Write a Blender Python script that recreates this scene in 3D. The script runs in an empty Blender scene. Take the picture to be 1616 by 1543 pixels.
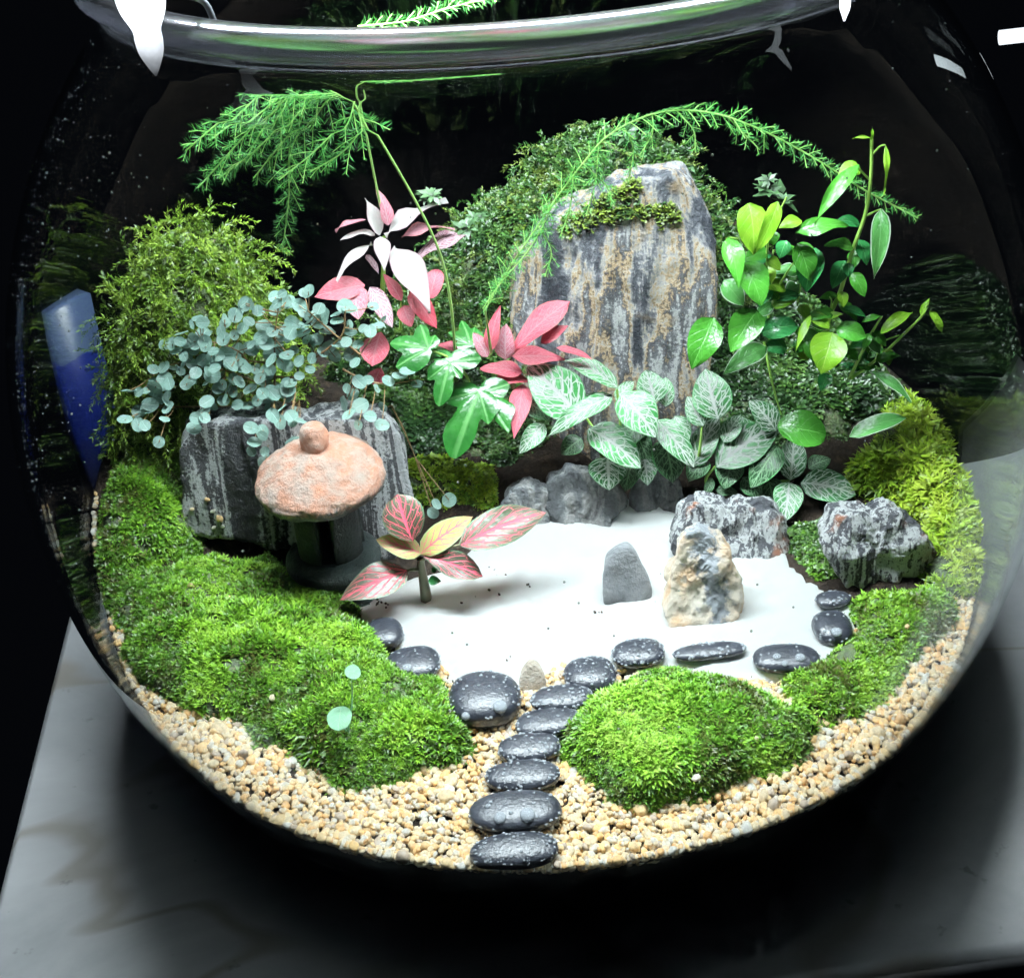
import bpy, math, random
import numpy as np

# ------------------------------------------------------------------ camera
rng = np.random.default_rng(11); random.seed(11)
scene = bpy.context.scene
CM = 0.01                                   # everything below is written in centimetres
PW, PH = 1616.0, 1543.0
CAM = dict(d=46.036, pitch=0.5586, roll=-0.0832, f=2284.73, ax=-0.8434, az=7.5247)
_fw = np.array([0, math.cos(CAM['pitch']), -math.sin(CAM['pitch'])])
_r0 = np.array([1.0, 0, 0]); _u0 = np.cross(_r0, _fw)
_c, _s = math.cos(CAM['roll']), math.sin(CAM['roll'])
C_R = _c*_r0 + _s*_u0; C_U = -_s*_r0 + _c*_u0
C_P = np.array([CAM['ax'], 0, CAM['az']]) - CAM['d']*_fw
cd = bpy.data.cameras.new('camera'); cam = bpy.data.objects.new('camera', cd)
scene.collection.objects.link(cam); scene.camera = cam
cd.sensor_fit = 'HORIZONTAL'; cd.sensor_width = 36.0; cd.lens = CAM['f']/PW*36.0
cd.clip_start = 0.01; cd.clip_end = 50.0
from mathutils import Matrix
cam.matrix_world = Matrix(((C_R[0], C_U[0], -_fw[0], C_P[0]*CM), (C_R[1], C_U[1], -_fw[1], C_P[1]*CM),
                           (C_R[2], C_U[2], -_fw[2], C_P[2]*CM), (0, 0, 0, 1)))
# ------------------------------------------------------------------ world, exposure, render settings
world = bpy.data.worlds.new('World'); scene.world = world; world.use_nodes = True
world.node_tree.nodes['Background'].inputs[0].default_value = (0.55, 0.68, 1.0, 1)
world.node_tree.nodes['Background'].inputs[1].default_value = 0.0025
vs = scene.view_settings
vs.view_transform = 'Standard'; vs.look = 'None'; vs.gamma = 1.0; vs.exposure = 0.0
LAMP_L = 410.0                                # radiance of the lamp's diffuser
cy = scene.cycles
cy.max_bounces = 14; cy.transmission_bounces = 14; cy.glossy_bounces = 6; cy.diffuse_bounces = 4
cy.transparent_max_bounces = 12; cy.sample_clamp_indirect = 6.0; cy.caustics_reflective = False
cy.caustics_refractive = True; cy.use_denoising = True; cy.blur_glossy = 0.3

# ------------------------------------------------------------------ helpers
col = scene.collection
def un(x, y, z=None, Y=None):
    """the point of the place seen at photo pixel (x, y), at height z or depth Y"""
    d = C_R*(x-PW/2)/CAM['f'] - C_U*(y-PH/2)/CAM['f'] + _fw
    t = (z-C_P[2])/d[2] if z is not None else (Y-C_P[1])/d[1]
    return C_P + t*d
def ppc(p):                                  # pixels per centimetre at a point
    return CAM['f']/float((np.asarray(p)-C_P) @ _fw)
BASE = {}
def thing(name, label, cat, loc, group=None):
    o = bpy.data.objects.new(name, None); col.objects.link(o)
    o.location = tuple(np.asarray(loc, float)*CM); o.empty_display_size = 0.005
    o['label'] = label; o['category'] = cat
    if group: o['group'] = group
    BASE[o.name] = np.asarray(loc, float)
    return o
def tag(o, label=None, cat=None, group=None, kind=None):
    if label: o['label'] = label
    if cat: o['category'] = cat
    if group: o['group'] = group
    if kind: o['kind'] = kind
    return o
def mk(name, V, F, mat, parent=None, uv=None, tint=None, smooth=True, base=None):
    """one mesh object; V in world centimetres, F an int array (n,3) or (n,4) or a list of such arrays"""
    V = np.asarray(V, float)
    b = BASE[parent.name] if parent is not None else (np.asarray(base, float) if base is not None else np.zeros(3))
    me = bpy.data.meshes.new(name)
    Fs = [np.asarray(f, np.int32) for f in (F if isinstance(F, list) else [F])]
    me.vertices.add(len(V)); me.vertices.foreach_set('co', ((V-b)*CM).astype(np.float32).ravel())
    loops = np.concatenate([f.ravel() for f in Fs]); cnt = np.concatenate([np.full(len(f), f.shape[1], np.int32) for f in Fs])
    me.loops.add(len(loops)); me.loops.foreach_set('vertex_index', loops)
    me.polygons.add(len(cnt)); me.polygons.foreach_set('loop_start', (np.cumsum(cnt)-cnt).astype(np.int32))
    if smooth: me.polygons.foreach_set('use_smooth', np.ones(len(cnt), bool))
    if uv is not None:
        l = me.uv_layers.new(name='UVMap'); l.data.foreach_set('uv', np.asarray(uv, np.float32)[loops].ravel())
    if tint is not None:
        a = me.attributes.new('tint', 'FLOAT_COLOR', 'POINT')
        t = np.asarray(tint, np.float32)
        if t.shape[1] == 3: t = np.hstack([t, np.ones((len(t), 1), np.float32)])
        a.data.foreach_set('color', t.ravel())
    me.update(calc_edges=True); me.validate()
    me.materials.append(mat)
    o = bpy.data.objects.new(name, me); col.objects.link(o)
    if parent is not None:
        o.parent = parent; BASE[o.name] = b
    else:
        o.location = tuple(b*CM); BASE[o.name] = b
    return o
def nrm(v):
    v = np.asarray(v, float); return v/np.maximum(np.linalg.norm(v, axis=-1, keepdims=True), 1e-9)
# value noise
_perm = np.random.default_rng(5).random(4096)
def _h(i, j, k): return _perm[(i*73 + j*571 + k*2243 + (i*j)*17 + (j*k)*31 + (k*i)*13) & 4095]
def vnoise(P):
    P = np.asarray(P, float); I = np.floor(P).astype(int); f = P-I; f = f*f*(3-2*f)
    i, j, k = I[..., 0], I[..., 1], I[..., 2]; a, b, c = f[..., 0], f[..., 1], f[..., 2]
    def L(x, y, t): return x+(y-x)*t
    return L(L(L(_h(i, j, k), _h(i+1, j, k), a), L(_h(i, j+1, k), _h(i+1, j+1, k), a), b),
             L(L(_h(i, j, k+1), _h(i+1, j, k+1), a), L(_h(i, j+1, k+1), _h(i+1, j+1, k+1), a), b), c)*2-1
def fbm(P, o=4):
    s = 0; a = 1.0; P = np.asarray(P, float)
    for q in range(o): s = s+a*vnoise(P+q*17.3); P = P*2.03; a *= .5
    return s
_ico = {}
def ico(n):
    if n in _ico: return _ico[n]
    t = (1+5**.5)/2
    V = [(-1,t,0),(1,t,0),(-1,-t,0),(1,-t,0),(0,-1,t),(0,1,t),(0,-1,-t),(0,1,-t),(t,0,-1),(t,0,1),(-t,0,-1),(-t,0,1)]
    F = [(0,11,5),(0,5,1),(0,1,7),(0,7,10),(0,10,11),(1,5,9),(5,11,4),(11,10,2),(10,7,6),(7,1,8),(3,9,4),(3,4,2),(3,2,6),(3,6,8),(3,8,9),(4,9,5),(2,4,11),(6,2,10),(8,6,7),(9,8,1)]
    V = [tuple(nrm(v)) for v in V]
    for _ in range(n):
        m = {}; G = []
        def mid(a, b):
            k = (min(a, b), max(a, b))
            if k not in m: m[k] = len(V); V.append(tuple(nrm(np.add(V[a], V[b]))))
            return m[k]
        for a, b, c in F:
            x, y, z = mid(a, b), mid(b, c), mid(c, a); G += [(a,x,z),(b,y,x),(c,z,y),(x,y,z)]
        F = G
    _ico[n] = (np.array(V), np.array(F, np.int32)); return _ico[n]
def lathe(prof, n=48, c=(0, 0, 0), closed=False):
    prof = np.asarray(prof, float); th = np.arange(n)/n*2*math.pi
    V = np.stack([np.outer(prof[:, 0], np.cos(th)), np.outer(prof[:, 0], np.sin(th)), np.repeat(prof[:, 1:2], n, 1)], -1).reshape(-1, 3)+np.asarray(c)
    m = len(prof); i, j = np.meshgrid(np.arange(m if closed else m-1), np.arange(n), indexing='ij'); i2 = (i+1) % m
    F = np.stack([i*n+j, i*n+(j+1) % n, i2*n+(j+1) % n, i2*n+j], -1).reshape(-1, 4)
    return V, F
def spline(pts, n=8):
    """Catmull-Rom through points"""
    P = np.asarray(pts, float); P = np.vstack([2*P[0]-P[1], P, 2*P[-1]-P[-2]]); out = []
    for k in range(1, len(P)-2):
        for t in np.arange(n)/n:
            a, b, c, d = P[k-1:k+3]
            out.append(.5*((2*b)+(c-a)*t+(2*a-5*b+4*c-d)*t*t+(3*b-a-3*c+d)*t**3))
    out.append(P[-2]); return np.array(out)
def tube(pts, rad, n=6):
    P = np.asarray(pts, float); m = len(P); rad = np.broadcast_to(np.asarray(rad, float), (m,))
    T = nrm(np.gradient(P, axis=0)); up = np.array([.31, -.87, .38]); A = nrm(np.cross(T, up)); B = np.cross(T, A)
    th = np.arange(n)/n*2*math.pi
    V = (P[:, None]+rad[:, None, None]*(A[:, None]*np.cos(th)[None, :, None]+B[:, None]*np.sin(th)[None, :, None])).reshape(-1, 3)
    i, j = np.meshgrid(np.arange(m-1), np.arange(n), indexing='ij')
    F = np.stack([i*n+j, i*n+(j+1) % n, (i+1)*n+(j+1) % n, (i+1)*n+j], -1).reshape(-1, 4)
    return V, F
def join(parts):
    Vs, Fs, o = [], [], 0
    for V, F in parts: Vs.append(V); Fs.append(np.asarray(F)+o); o += len(V)
    k = {}
    for f in Fs: k.setdefault(f.shape[1], []).append(f)
    return np.vstack(Vs), [np.vstack(v) for v in k.values()]
def box(x0, x1, y0, y1, z0, z1):
    V = np.array([(x, y, z) for z in (z0, z1) for y in (y0, y1) for x in (x0, x1)], float)
    F = np.array([(0,2,3,1),(4,5,7,6),(0,1,5,4),(2,6,7,3),(0,4,6,2),(1,3,7,5)])
    return V, F

# ------------------------------------------------------------------ materials
class NT:
    def __init__(s, name):
        s.m = bpy.data.materials.new(name); s.m.use_nodes = True; s.t = s.m.node_tree
        s.p = s.t.nodes['Principled BSDF']; s.out = s.t.nodes['Material Output']
    def n(s, typ, **kw):
        x = s.t.nodes.new('ShaderNode'+typ)
        for k, v in kw.items(): setattr(x, k, v)
        return x
    def link(s, a, b): s.t.links.new(a, b)
    def set(s, node, **kw):
        for k, v in kw.items():
            k = k.replace('_', ' '); i = node.inputs[k]
            if hasattr(v, 'is_linked') or isinstance(v, bpy.types.NodeSocket): s.link(v, i)
            else: i.default_value = v if not (isinstance(v, tuple) and len(v) == 3 and i.type == 'RGBA') else (*v, 1)
        return node
    def math(s, op, a, b=None, clamp=False):
        x = s.n('Math', operation=op); x.use_clamp = clamp
        for i, v in enumerate((a, b)):
            if v is None: continue
            if isinstance(v, bpy.types.NodeSocket): s.link(v, x.inputs[i])
            else: x.inputs[i].default_value = v
        return x.outputs[0]
    def rng(s, v, a, b, c, d):
        x = s.n('MapRange'); x.clamp = True; s.link(v, x.inputs[0])
        for i, q in enumerate((a, b, c, d)): x.inputs[i+1].default_value = q
        return x.outputs[0]
    def mix(s, fac, a, b, mode='MIX'):
        x = s.n('Mix', data_type='RGBA', blend_type=mode)
        for i, v in ((0, fac), (6, a), (7, b)):
            if isinstance(v, bpy.types.NodeSocket): s.link(v, x.inputs[i])
            else: x.inputs[i].default_value = v if i == 0 else (*v, 1)
        return x.outputs[2]
    def ramp(s, fac, stops, mode='LINEAR'):
        x = s.n('ValToRGB'); e = x.color_ramp; e.interpolation = mode
        while len(e.elements) > 1: e.elements.remove(e.elements[-1])
        e.elements[0].position = stops[0][0]; e.elements[0].color = (*stops[0][1], 1)
        for p, c in stops[1:]: q = e.elements.new(p); q.color = (*c, 1)
        s.link(fac, x.inputs[0]); return x.outputs[0]
    def coords(s, scale=(1, 1, 1), rot=(0, 0, 0), loc=(0, 0, 0)):
        tc = s.n('TexCoord'); mp = s.n('Mapping'); mp.inputs['Scale'].default_value = tuple(100*q for q in scale)
        mp.inputs['Rotation'].default_value = rot; mp.inputs['Location'].default_value = loc
        s.link(tc.outputs['Object'], mp.inputs[0]); return mp.outputs[0]
    def noise(s, vec, scale=1, detail=4, rough=.55, dist=0):
        x = s.n('TexNoise'); s.link(vec, x.inputs['Vector']); x.inputs['Scale'].default_value = scale
        x.inputs['Detail'].default_value = detail; x.inputs['Roughness'].default_value = rough; x.inputs['Distortion'].default_value = dist
        return x.outputs[0]
    def bump(s, h, strength=.3, dist=.001):
        x = s.n('Bump'); x.inputs['Strength'].default_value = strength; x.inputs['Distance'].default_value = dist
        s.link(h, x.inputs['Height']); s.link(x.outputs[0], s.p.inputs['Normal']); return x
    def translucent(s, colour, w):
        tr = s.n('BsdfTranslucent'); ms = s.n('MixShader'); ms.inputs[0].default_value = w
        if isinstance(colour, bpy.types.NodeSocket): s.link(colour, tr.inputs[0])
        else: tr.inputs[0].default_value = (*colour, 1)
        s.link(s.p.outputs[0], ms.inputs[1]); s.link(tr.outputs[0], ms.inputs[2]); s.link(ms.outputs[0], s.out.inputs[0])
def plain(name, c, rough=.5, spec=.5, metal=0.0):
    m = NT(name); m.set(m.p, Base_Color=c, Roughness=rough); m.p.inputs['Specular IOR Level'].default_value = spec
    m.p.inputs['Metallic'].default_value = metal; return m.m
def clear(name, ior=1.5, c=(1, 1, 1), rough=0.0):
    m = NT(name); g = m.n('BsdfGlass'); g.inputs['Color'].default_value = (*c, 1); g.inputs['IOR'].default_value = ior
    g.inputs['Roughness'].default_value = rough
    m.link(g.outputs[0], m.out.inputs[0]); m.t.nodes.remove(m.p); return m.m
M = {}
M['glass'] = clear('clear_glass', 1.5, (.965, .985, .98))
m = NT('water_drop'); m.set(m.p, Base_Color=(.8, .86, .92), Roughness=.08, IOR=1.33); m.p.inputs['Transmission Weight'].default_value = .86; m.p.inputs['Specular IOR Level'].default_value = .8; M['water'] = m.m
M['rim'] = clear('ground_glass_rim', 1.5, (.9, .91, .97), .2)
def tinted(name, rough=.45, trans=.25, spec=.4, var=.25, vscale=3.0, bump=0):
    m = NT(name); a = m.n('Attribute', attribute_name='tint'); v = m.noise(m.coords(), vscale, 3)
    f = m.rng(v, .3, .7, 1-var, 1+var)
    c = m.mix(1.0, a.outputs['Color'], (1, 1, 1), 'MULTIPLY')
    x = m.n('VectorMath', operation='SCALE'); m.link(a.outputs['Color'], x.inputs[0]); m.link(f, x.inputs['Scale'])
    m.link(x.outputs[0], m.p.inputs['Base Color']); m.p.inputs['Roughness'].default_value = rough
    m.p.inputs['Specular IOR Level'].default_value = spec
    if trans: m.translucent(x.outputs[0], trans)
    if bump: m.bump(m.noise(m.coords(), 14, 3), bump, .0004)
    return m.m
M['moss'] = tinted('moss_leaf', .42, .3, .5)
M['gravel'] = tinted('gravel_stone', .38, 0, .5, .35, 9.0, .35)
M['needle'] = tinted('fern_needle', .45, .3, .4)
m = NT('wet_soil'); v = m.noise(m.coords(), 3.2, 8, .7)
m.link(m.ramp(v, [(.3, (.006, .004, .003)), (.55, (.018, .012, .008)), (.7, (.05, .033, .02)), (.78, (.14, .09, .055))]), m.p.inputs['Base Color'])
m.p.inputs['Roughness'].default_value = .85; m.p.inputs['Specular IOR Level'].default_value = .15; m.bump(m.noise(m.coords(), 6, 6, .7), 1.0, .003); M['soil'] = m.m
m = NT('moss_bed'); v = m.noise(m.coords(), 4, 5)
m.link(m.ramp(v, [(.35, (.010, .012, .004)), (.55, (.025, .045, .008)), (.7, (.04, .03, .014))]), m.p.inputs['Base Color'])
m.p.inputs['Roughness'].default_value = .8; m.bump(m.noise(m.coords(), 10, 4), .8, .001); M['bed'] = m.m
m = NT('white_quartz_sand'); v = m.noise(m.coords(), 24, 3, .7); w = m.noise(m.coords(), .8, 5)
c = m.mix(m.rng(v, .35, .65, 0, .35), (.97, .98, .97), (.84, .87, .86))
c = m.mix(m.rng(w, .62, .8, 0, .35), c, (.45, .42, .34))
m.link(c, m.p.inputs['Base Color']); m.p.inputs['Roughness'].default_value = .75; m.bump(v, .35, .0008); M['sand'] = m.m

def rock_mat(name, stops, scale=(1.1, 1.1, .12), rot=(0, 0, 0), stain=None, rough=(.22, .6), detail=5, loc=(0, 0, 0), dist=.6, bmp=.75):
    m = NT(name); vec = m.coords(scale, rot, loc); fine = m.noise(m.coords(), 9, 5, .7)
    s = m.noise(vec, 1.0, detail, .6, dist)
    s2 = m.math('ADD', s, m.math('MULTIPLY', m.math('SUBTRACT', fine, .5), .22))
    c = m.ramp(s2, stops)
    if stain:
        z = m.noise(m.coords(), .55, 4, .6, .4); c = m.mix(m.rng(z, stain[1], stain[1]+.14, 0, .75), c, stain[0])
    m.link(c, m.p.inputs['Base Color'])
    m.link(m.rng(fine, .3, .7, rough[1], rough[0]), m.p.inputs['Roughness']); m.p.inputs['Specular IOR Level'].default_value = .38
    b = m.math('ADD', m.math('MULTIPLY', s, 1.3), fine); m.bump(b, bmp, .0022)
    return m.m
BW = [(.34, (.02, .021, .025)), (.42, (.02, .022, .026)), (.455, (.42, .43, .43)), (.5, (.55, .56, .56)), (.53, (.03, .032, .036)), (.585, (.03, .03, .035)), (.615, (.5, .51, .51)), (.68, (.3, .31, .32))]
M['rock_striped'] = rock_mat('striped_rock', [(p_, tuple(.68*q_ for q_ in c_)) for p_, c_ in BW], (.8, .8, .05), (0, .05, 0))
M['rock_right'] = rock_mat('striped_rock_rust', BW, (1.5, 1.5, .12), (0, -.25, .2), ((.30, .10, .03), .57), loc=(3, 1, 0), dist=.1)
M['rock_mid'] = rock_mat('grey_slate', [(.34, (.012, .014, .016)), (.47, (.05, .054, .056)), (.55, (.13, .13, .125)), (.65, (.04, .04, .042))], (1.2, 1.2, .2), (0, .2, 0), ((.1, .075, .045), .62), (.4, .75))
M['rock_big'] = rock_mat('tall_banded_rock', [(.32, (.012, .013, .016)), (.43, (.025, .027, .032)), (.46, (.1, .1, .105)), (.49, (.24, .225, .2)), (.515, (.21, .15, .085)), (.545, (.03, .031, .035)), (.58, (.065, .066, .07)), (.615, (.34, .34, .335)), (.7, (.03, .03, .034))],
                       (.8, .8, .1), (0, .12, 0), ((.15, .105, .055), .62), (.1, .4), 6, (1.7, 0, .3), .25, .5)
m = NT('black_pebble'); v = m.noise(m.coords(), 2.5, 5)
m.link(m.ramp(v, [(.3, (.006, .007, .010)), (.7, (.018, .02, .026))]), m.p.inputs['Base Color']); m.p.inputs['Roughness'].default_value = .34; m.p.inputs['Specular IOR Level'].default_value = .4
m.bump(m.noise(m.coords(), 9, 5), .3, .001); M['pebble'] = m.m
M['pebble_grey'] = rock_mat('grey_pebble', [(.3, (.05, .055, .06)), (.6, (.14, .145, .15)), (.75, (.27, .27, .27))], (.8, .8, .5), (.3, .3, 0), None, (.25, .45))
M['stone_beige'] = rock_mat('two_tone_stone', [(.3, (.42, .35, .28)), (.46, (.55, .5, .43)), (.6, (.42, .22, .11)), (.7, (.6, .56, .5))], (.7, .7, .4), (.2, .6, 0), None, (.3, .5), loc=(.4, .2, .7))
M['stone_grey_patch'] = rock_mat('grey_vein', [(.3, (.09, .1, .11)), (.7, (.24, .25, .26))], (1, 1, 1), (0, 0, 0), None, (.3, .5))
M['stone_small'] = rock_mat('speckled_stone', [(.3, (.08, .07, .06)), (.5, (.35, .3, .24)), (.7, (.6, .56, .5))], (2, 2, 2), (0, 0, 0), None, (.4, .6))

# leaf materials: u runs along the leaf, v across it
m = NT('two_tone_stone'); so = m.n('SeparateXYZ'); vec = m.coords(); m.link(vec, so.inputs[0]); f = m.noise(vec, 2.2, 6, .65); v = m.noise(vec, .9, 4)
c = m.ramp(v, [(.35, (.6, .55, .47)), (.5, (.5, .42, .33)), (.62, (.42, .28, .17)), (.7, (.6, .57, .52))])
xx = m.math('ADD', m.math('ADD', so.outputs[0], m.math('MULTIPLY', so.outputs[2], .16)), m.math('MULTIPLY', m.math('SUBTRACT', f, .5), 2.2))
c = m.mix(m.rng(m.math('ABSOLUTE', m.math('SUBTRACT', xx, .35)), .22, .5, 1, 0), c, (.13, .14, .15))
m.link(c, m.p.inputs['Base Color']); m.p.inputs['Roughness'].default_value = .4; m.bump(m.math('ADD', f, v), .6, .0025); M['stone_beige'] = m.m
def vein_mat(name, leaf, leaf2, vein, mid=.1, side=.22, nside=7.0, net=0.0, edge=None, rough=.32, trans=.18, fade=0.0, netscale=9.0, slope=.34, gain=.64):
    m = NT(name); uv = m.n('UVMap'); sp = m.n('SeparateXYZ'); m.link(uv.outputs[0], sp.inputs[0])
    u = sp.outputs[0]; t = m.math('ABSOLUTE', m.math('MULTIPLY', m.math('SUBTRACT', sp.outputs[1], .5), 2.0))
    wob = m.noise(m.coords(), 2.2, 3)
    u2 = m.math('ADD', u, m.math('MULTIPLY', m.math('SUBTRACT', wob, .5), .09))
    fm = m.rng(t, mid*.4, mid, 1, 0)
    ph = m.math('FRACT', m.math('MULTIPLY', m.math('SUBTRACT', u2, m.math('MULTIPLY', t, slope)), nside))
    tri = m.math('MULTIPLY', m.math('ABSOLUTE', m.math('SUBTRACT', ph, .5)), 2.0)
    thin = m.rng(t, 0, 1, side, side*.45)
    fs = m.math('GREATER_THAN', tri, m.math('SUBTRACT', 1.0, thin)); fs = m.rng(m.math('SUBTRACT', tri, m.math('SUBTRACT', 1.0, thin)), -.06, .08, 0, 1)
    fac = m.math('MAXIMUM', fm, m.math('MULTIPLY', fs, m.rng(t, .8, 1.0, 1, .0)))
    if net:
        vo = m.n('TexVoronoi', feature='DISTANCE_TO_EDGE'); vo.inputs['Scale'].default_value = 1.0
        cb = m.n('CombineXYZ'); m.link(m.math('MULTIPLY', m.math('SUBTRACT', u2, m.math('MULTIPLY', t, slope)), netscale*1.4), cb.inputs[0]); m.link(m.math('MULTIPLY', sp.outputs[1], netscale*1.1), cb.inputs[1])
        m.link(cb.outputs[0], vo.inputs['Vector'])
        fac = m.math('MAXIMUM', fac, m.rng(vo.outputs['Distance'], net*.35, net, .85, 0))
    if fade: fac = m.math('MAXIMUM', fac, m.rng(t, 1-fade, 1.05, 1, 0))
    lc = m.mix(m.rng(m.noise(m.coords(), 1.6, 3), .3, .7, 0, 1), leaf, leaf2)
    c = m.mix(fac, lc, vein)
    oi = m.n('ObjectInfo'); sc = m.n('VectorMath', operation='SCALE'); m.link(c, sc.inputs[0]); m.link(m.rng(oi.outputs['Random'], 0, 1, .76*gain, 1.2*gain), sc.inputs['Scale']); c = sc.outputs[0]
    if edge: c = m.mix(m.rng(t, .86, .97, 0, .8), c, edge)
    m.link(c, m.p.inputs['Base Color']); m.p.inputs['Roughness'].default_value = rough; m.p.inputs['Specular IOR Level'].default_value = .5
    m.bump(m.math('ADD', fac, m.noise(m.coords(), 8, 2)), .35, .0006); m.translucent(c, trans); return m.m
M['pilea'] = vein_mat('silver_leaf', (.14, .25, .21), (.25, .37, .32), (.32, .45, .4), .08, .05, 4, rough=.36, gain=.95)
M['fit_white'] = vein_mat('white_leaf', (.82, .66, .70), (.9, .78, .8), (.92, .88, .86), .5, .6, 7, .12, (.38, .22, .26), .5, .2, .55, gain=1.0)
M['fit_pinkvein'] = vein_mat('pink_net_leaf', (.10, .05, .06), (.2, .08, .1), (.85, .6, .68), .12, .3, 7, .12, (.15, .06, .08), .45, .15, 0, 7)
M['fit_pink'] = vein_mat('pink_leaf', (.55, .065, .11), (.66, .12, .17), (.75, .26, .31), .1, .14, 7, .05, (.42, .1, .1), .45, .25)
M['fit_pinklight'] = vein_mat('pale_pink_leaf', (.5, .13, .19), (.62, .24, .3), (.75, .48, .53), .1, .2, 7, .08, (.4, .12, .12), .45, .2)
M['fit_darkred'] = vein_mat('dark_red_leaf', (.3, .03, .05), (.4, .06, .08), (.5, .12, .15), .08, .1, 7, rough=.4)
M['fit_green'] = vein_mat('white_veined_leaf', (.018, .12, .028), (.035, .17, .045), (.98, .99, .96), .12, .3, 6.0, .08, (.03, .14, .04), .33, .1, 0, 6.5)
M['fit_greendark'] = vein_mat('dark_veined_leaf', (.008, .05, .014), (.015, .08, .02), (.3, .48, .28), .08, .16, 6.5, .06, (.05, .2, .06), .33, .15, 0, 7.5)
M['fit_red'] = vein_mat('red_veined_leaf', (.045, .065, .04), (.08, .085, .05), (1.0, .14, .22), .1, .2, 5.0, .03, (.06, .12, .07), .3, .12, 0, 5, .5)
M['fit_young'] = vein_mat('young_yellow_leaf', (.34, .44, .1), (.48, .46, .18), (.78, .16, .2), .1, .24, 6, .04, (.3, .42, .2), .35, .2, 0, 6, gain=.8)
M['ficus'] = vein_mat('green_leaf', (.03, .15, .015), (.055, .23, .025), (.1, .3, .06), .05, .07, 5, rough=.22, trans=.2)
M['ficus_lime'] = vein_mat('lime_leaf', (.13, .33, .015), (.22, .42, .03), (.3, .48, .08), .05, .07, 5, rough=.3, trans=.3)
M['ficus_dark'] = vein_mat('dark_green_leaf', (.015, .12, .03), (.03, .18, .05), (.1, .3, .1), .05, .05, 5, rough=.15, trans=.12)
M['ficus_pale'] = vein_mat('white_edged_leaf', (.05, .2, .04), (.09, .28, .07), (.14, .34, .11), .05, .06, 5, edge=(.78, .85, .74), rough=.26, trans=.2)
M['seedling'] = vein_mat('seedling_leaf', (.3, .6, .38), (.4, .68, .46), (.45, .72, .5), .05, .04, 4, rough=.4, trans=.25, gain=.8)
m = NT('ivy_leaf'); uv = m.n('UVMap'); sp = m.n('SeparateXYZ'); m.link(uv.outputs[0], sp.inputs[0])
vv = m.rng(sp.outputs[1], .01, .05, 1, 0); n_ = m.noise(m.coords(), 1.5, 4)
c = m.mix(m.rng(n_, .3, .7, 0, 1), (.006, .042, .007), (.013, .075, .011)); c = m.mix(m.math('MULTIPLY', vv, .5), c, (.1, .22, .08))
m.link(c, m.p.inputs['Base Color']); m.p.inputs['Roughness'].default_value = .2; m.bump(m.math('ADD', vv, m.noise(m.coords(), 5, 2)), .3, .0006)
m.translucent(c, .18); M['ivy'] = m.m
M['stem_green'] = plain('green_stem', (.22, .38, .07), .4)
M['stem_fern'] = plain('fern_stem', (.3, .5, .14), .4)
M['stem_brown'] = plain('brown_stem', (.14, .085, .035), .55)
M['stem_dark'] = plain('dark_stem', (.06, .06, .025), .6)

# ------------------------------------------------------------------ terrain inside the bowl
R0, B0, ZC = 15.0, 16.342, 11.39            # ellipsoid of the bowl's outer wall
WALL = .24
def rout(z): return R0*np.sqrt(np.maximum(1e-4, 1-((np.asarray(z, float)-ZC)/B0)**2))
def rin(z): return rout(z)-WALL
CTRL = np.array([(0,-13.6,4.85),(6,-12.3,4.85),(-6,-12.3,4.85),(10.5,-8.8,4.95),(-11,-8.8,5.4),(-13.6,-4,6.3),(-11.5,-4.5,5.5),(13.2,-4,5.1),
 (0,-8,4.95),(-5,-6,5.0),(5,-7,5.0),(0,-4,5.05),(-4,-3,5.05),(5,-4,5.05),(8.5,-4,5.1),(0,1.5,5.5),(4,0,5.15),(-3,0,5.2),(7,-1,5.2),
 (-6.8,-1,5.1),(-9.5,.6,5.1),(-7,.8,5.1),(-5,1,5.2),(-10.5,-3,5.5),(-14,-.5,7.6),(-12.8,2.5,9.0),(-11.5,5,10.2),(-8.5,4.5,9.8),(-6,4,9.0),(-7,3.2,7.5),
 (-3.2,4.5,8.0),(-1,3.6,6.8),(-3,7,9),(0,6,8.6),(3,5,7.6),(2,9,16.3),(5,8.8,16.4),(-.5,8.4,13.6),(2,7.2,13.4),(5,7,13.8),(7.8,6.8,13.2),(-1.5,9.5,12),(1,12.8,8),(-6,12,7),(6,12.2,8),(10.5,9.5,7),(-10.5,9.5,7),(-13.5,4,8),(-5,9,8),(-9,9,7.5),(8.4,8.2,14.8),
 (8,2.2,6.2),(10,-1.5,5.3),(11.5,.8,6.0),(9,5,8.2),(12,4,7.2),(6.5,5,7.8),(12.5,-1,5.9),(11,7,7.2),(5.5,2.6,6.2),(-13,5,9),(7,11,10)], float)
def terr(x, y):
    x = np.asarray(x, float); y = np.asarray(y, float)
    d2 = (x[..., None]-CTRL[:, 0])**2+(y[..., None]-CTRL[:, 1])**2
    w = np.exp(-d2/(2*1.75**2))+1e-4/(1+d2)
    return (w*CTRL[:, 2]).sum(-1)/w.sum(-1)
def onT(px, py, lift=0.0):
    """where the ray through a photo pixel meets the ground inside the bowl, raised by lift"""
    d = C_R*(px-PW/2)/CAM['f'] - C_U*(py-PH/2)/CAM['f'] + _fw
    t = np.arange(24, 64, .04); P = C_P+t[:, None]*d
    g = P[:, 2]-terr(P[:, 0], P[:, 1])-lift; ok = (np.hypot(P[:, 0], P[:, 1]) < rin(np.clip(P[:, 2], 1, 23)))
    hit = (g < 0) & ok; k = np.argmax(hit) if hit.any() else np.argmin(np.where(ok, np.abs(g), 99)); return P[k]
def inside(V, gap=.06):
    r = np.hypot(V[:, 0], V[:, 1]); lim = rin(V[:, 2])-gap; s = np.where(r > lim, lim/np.maximum(r, 1e-6), 1)
    V = V.copy(); V[:, 0] *= s; V[:, 1] *= s; return V
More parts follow.
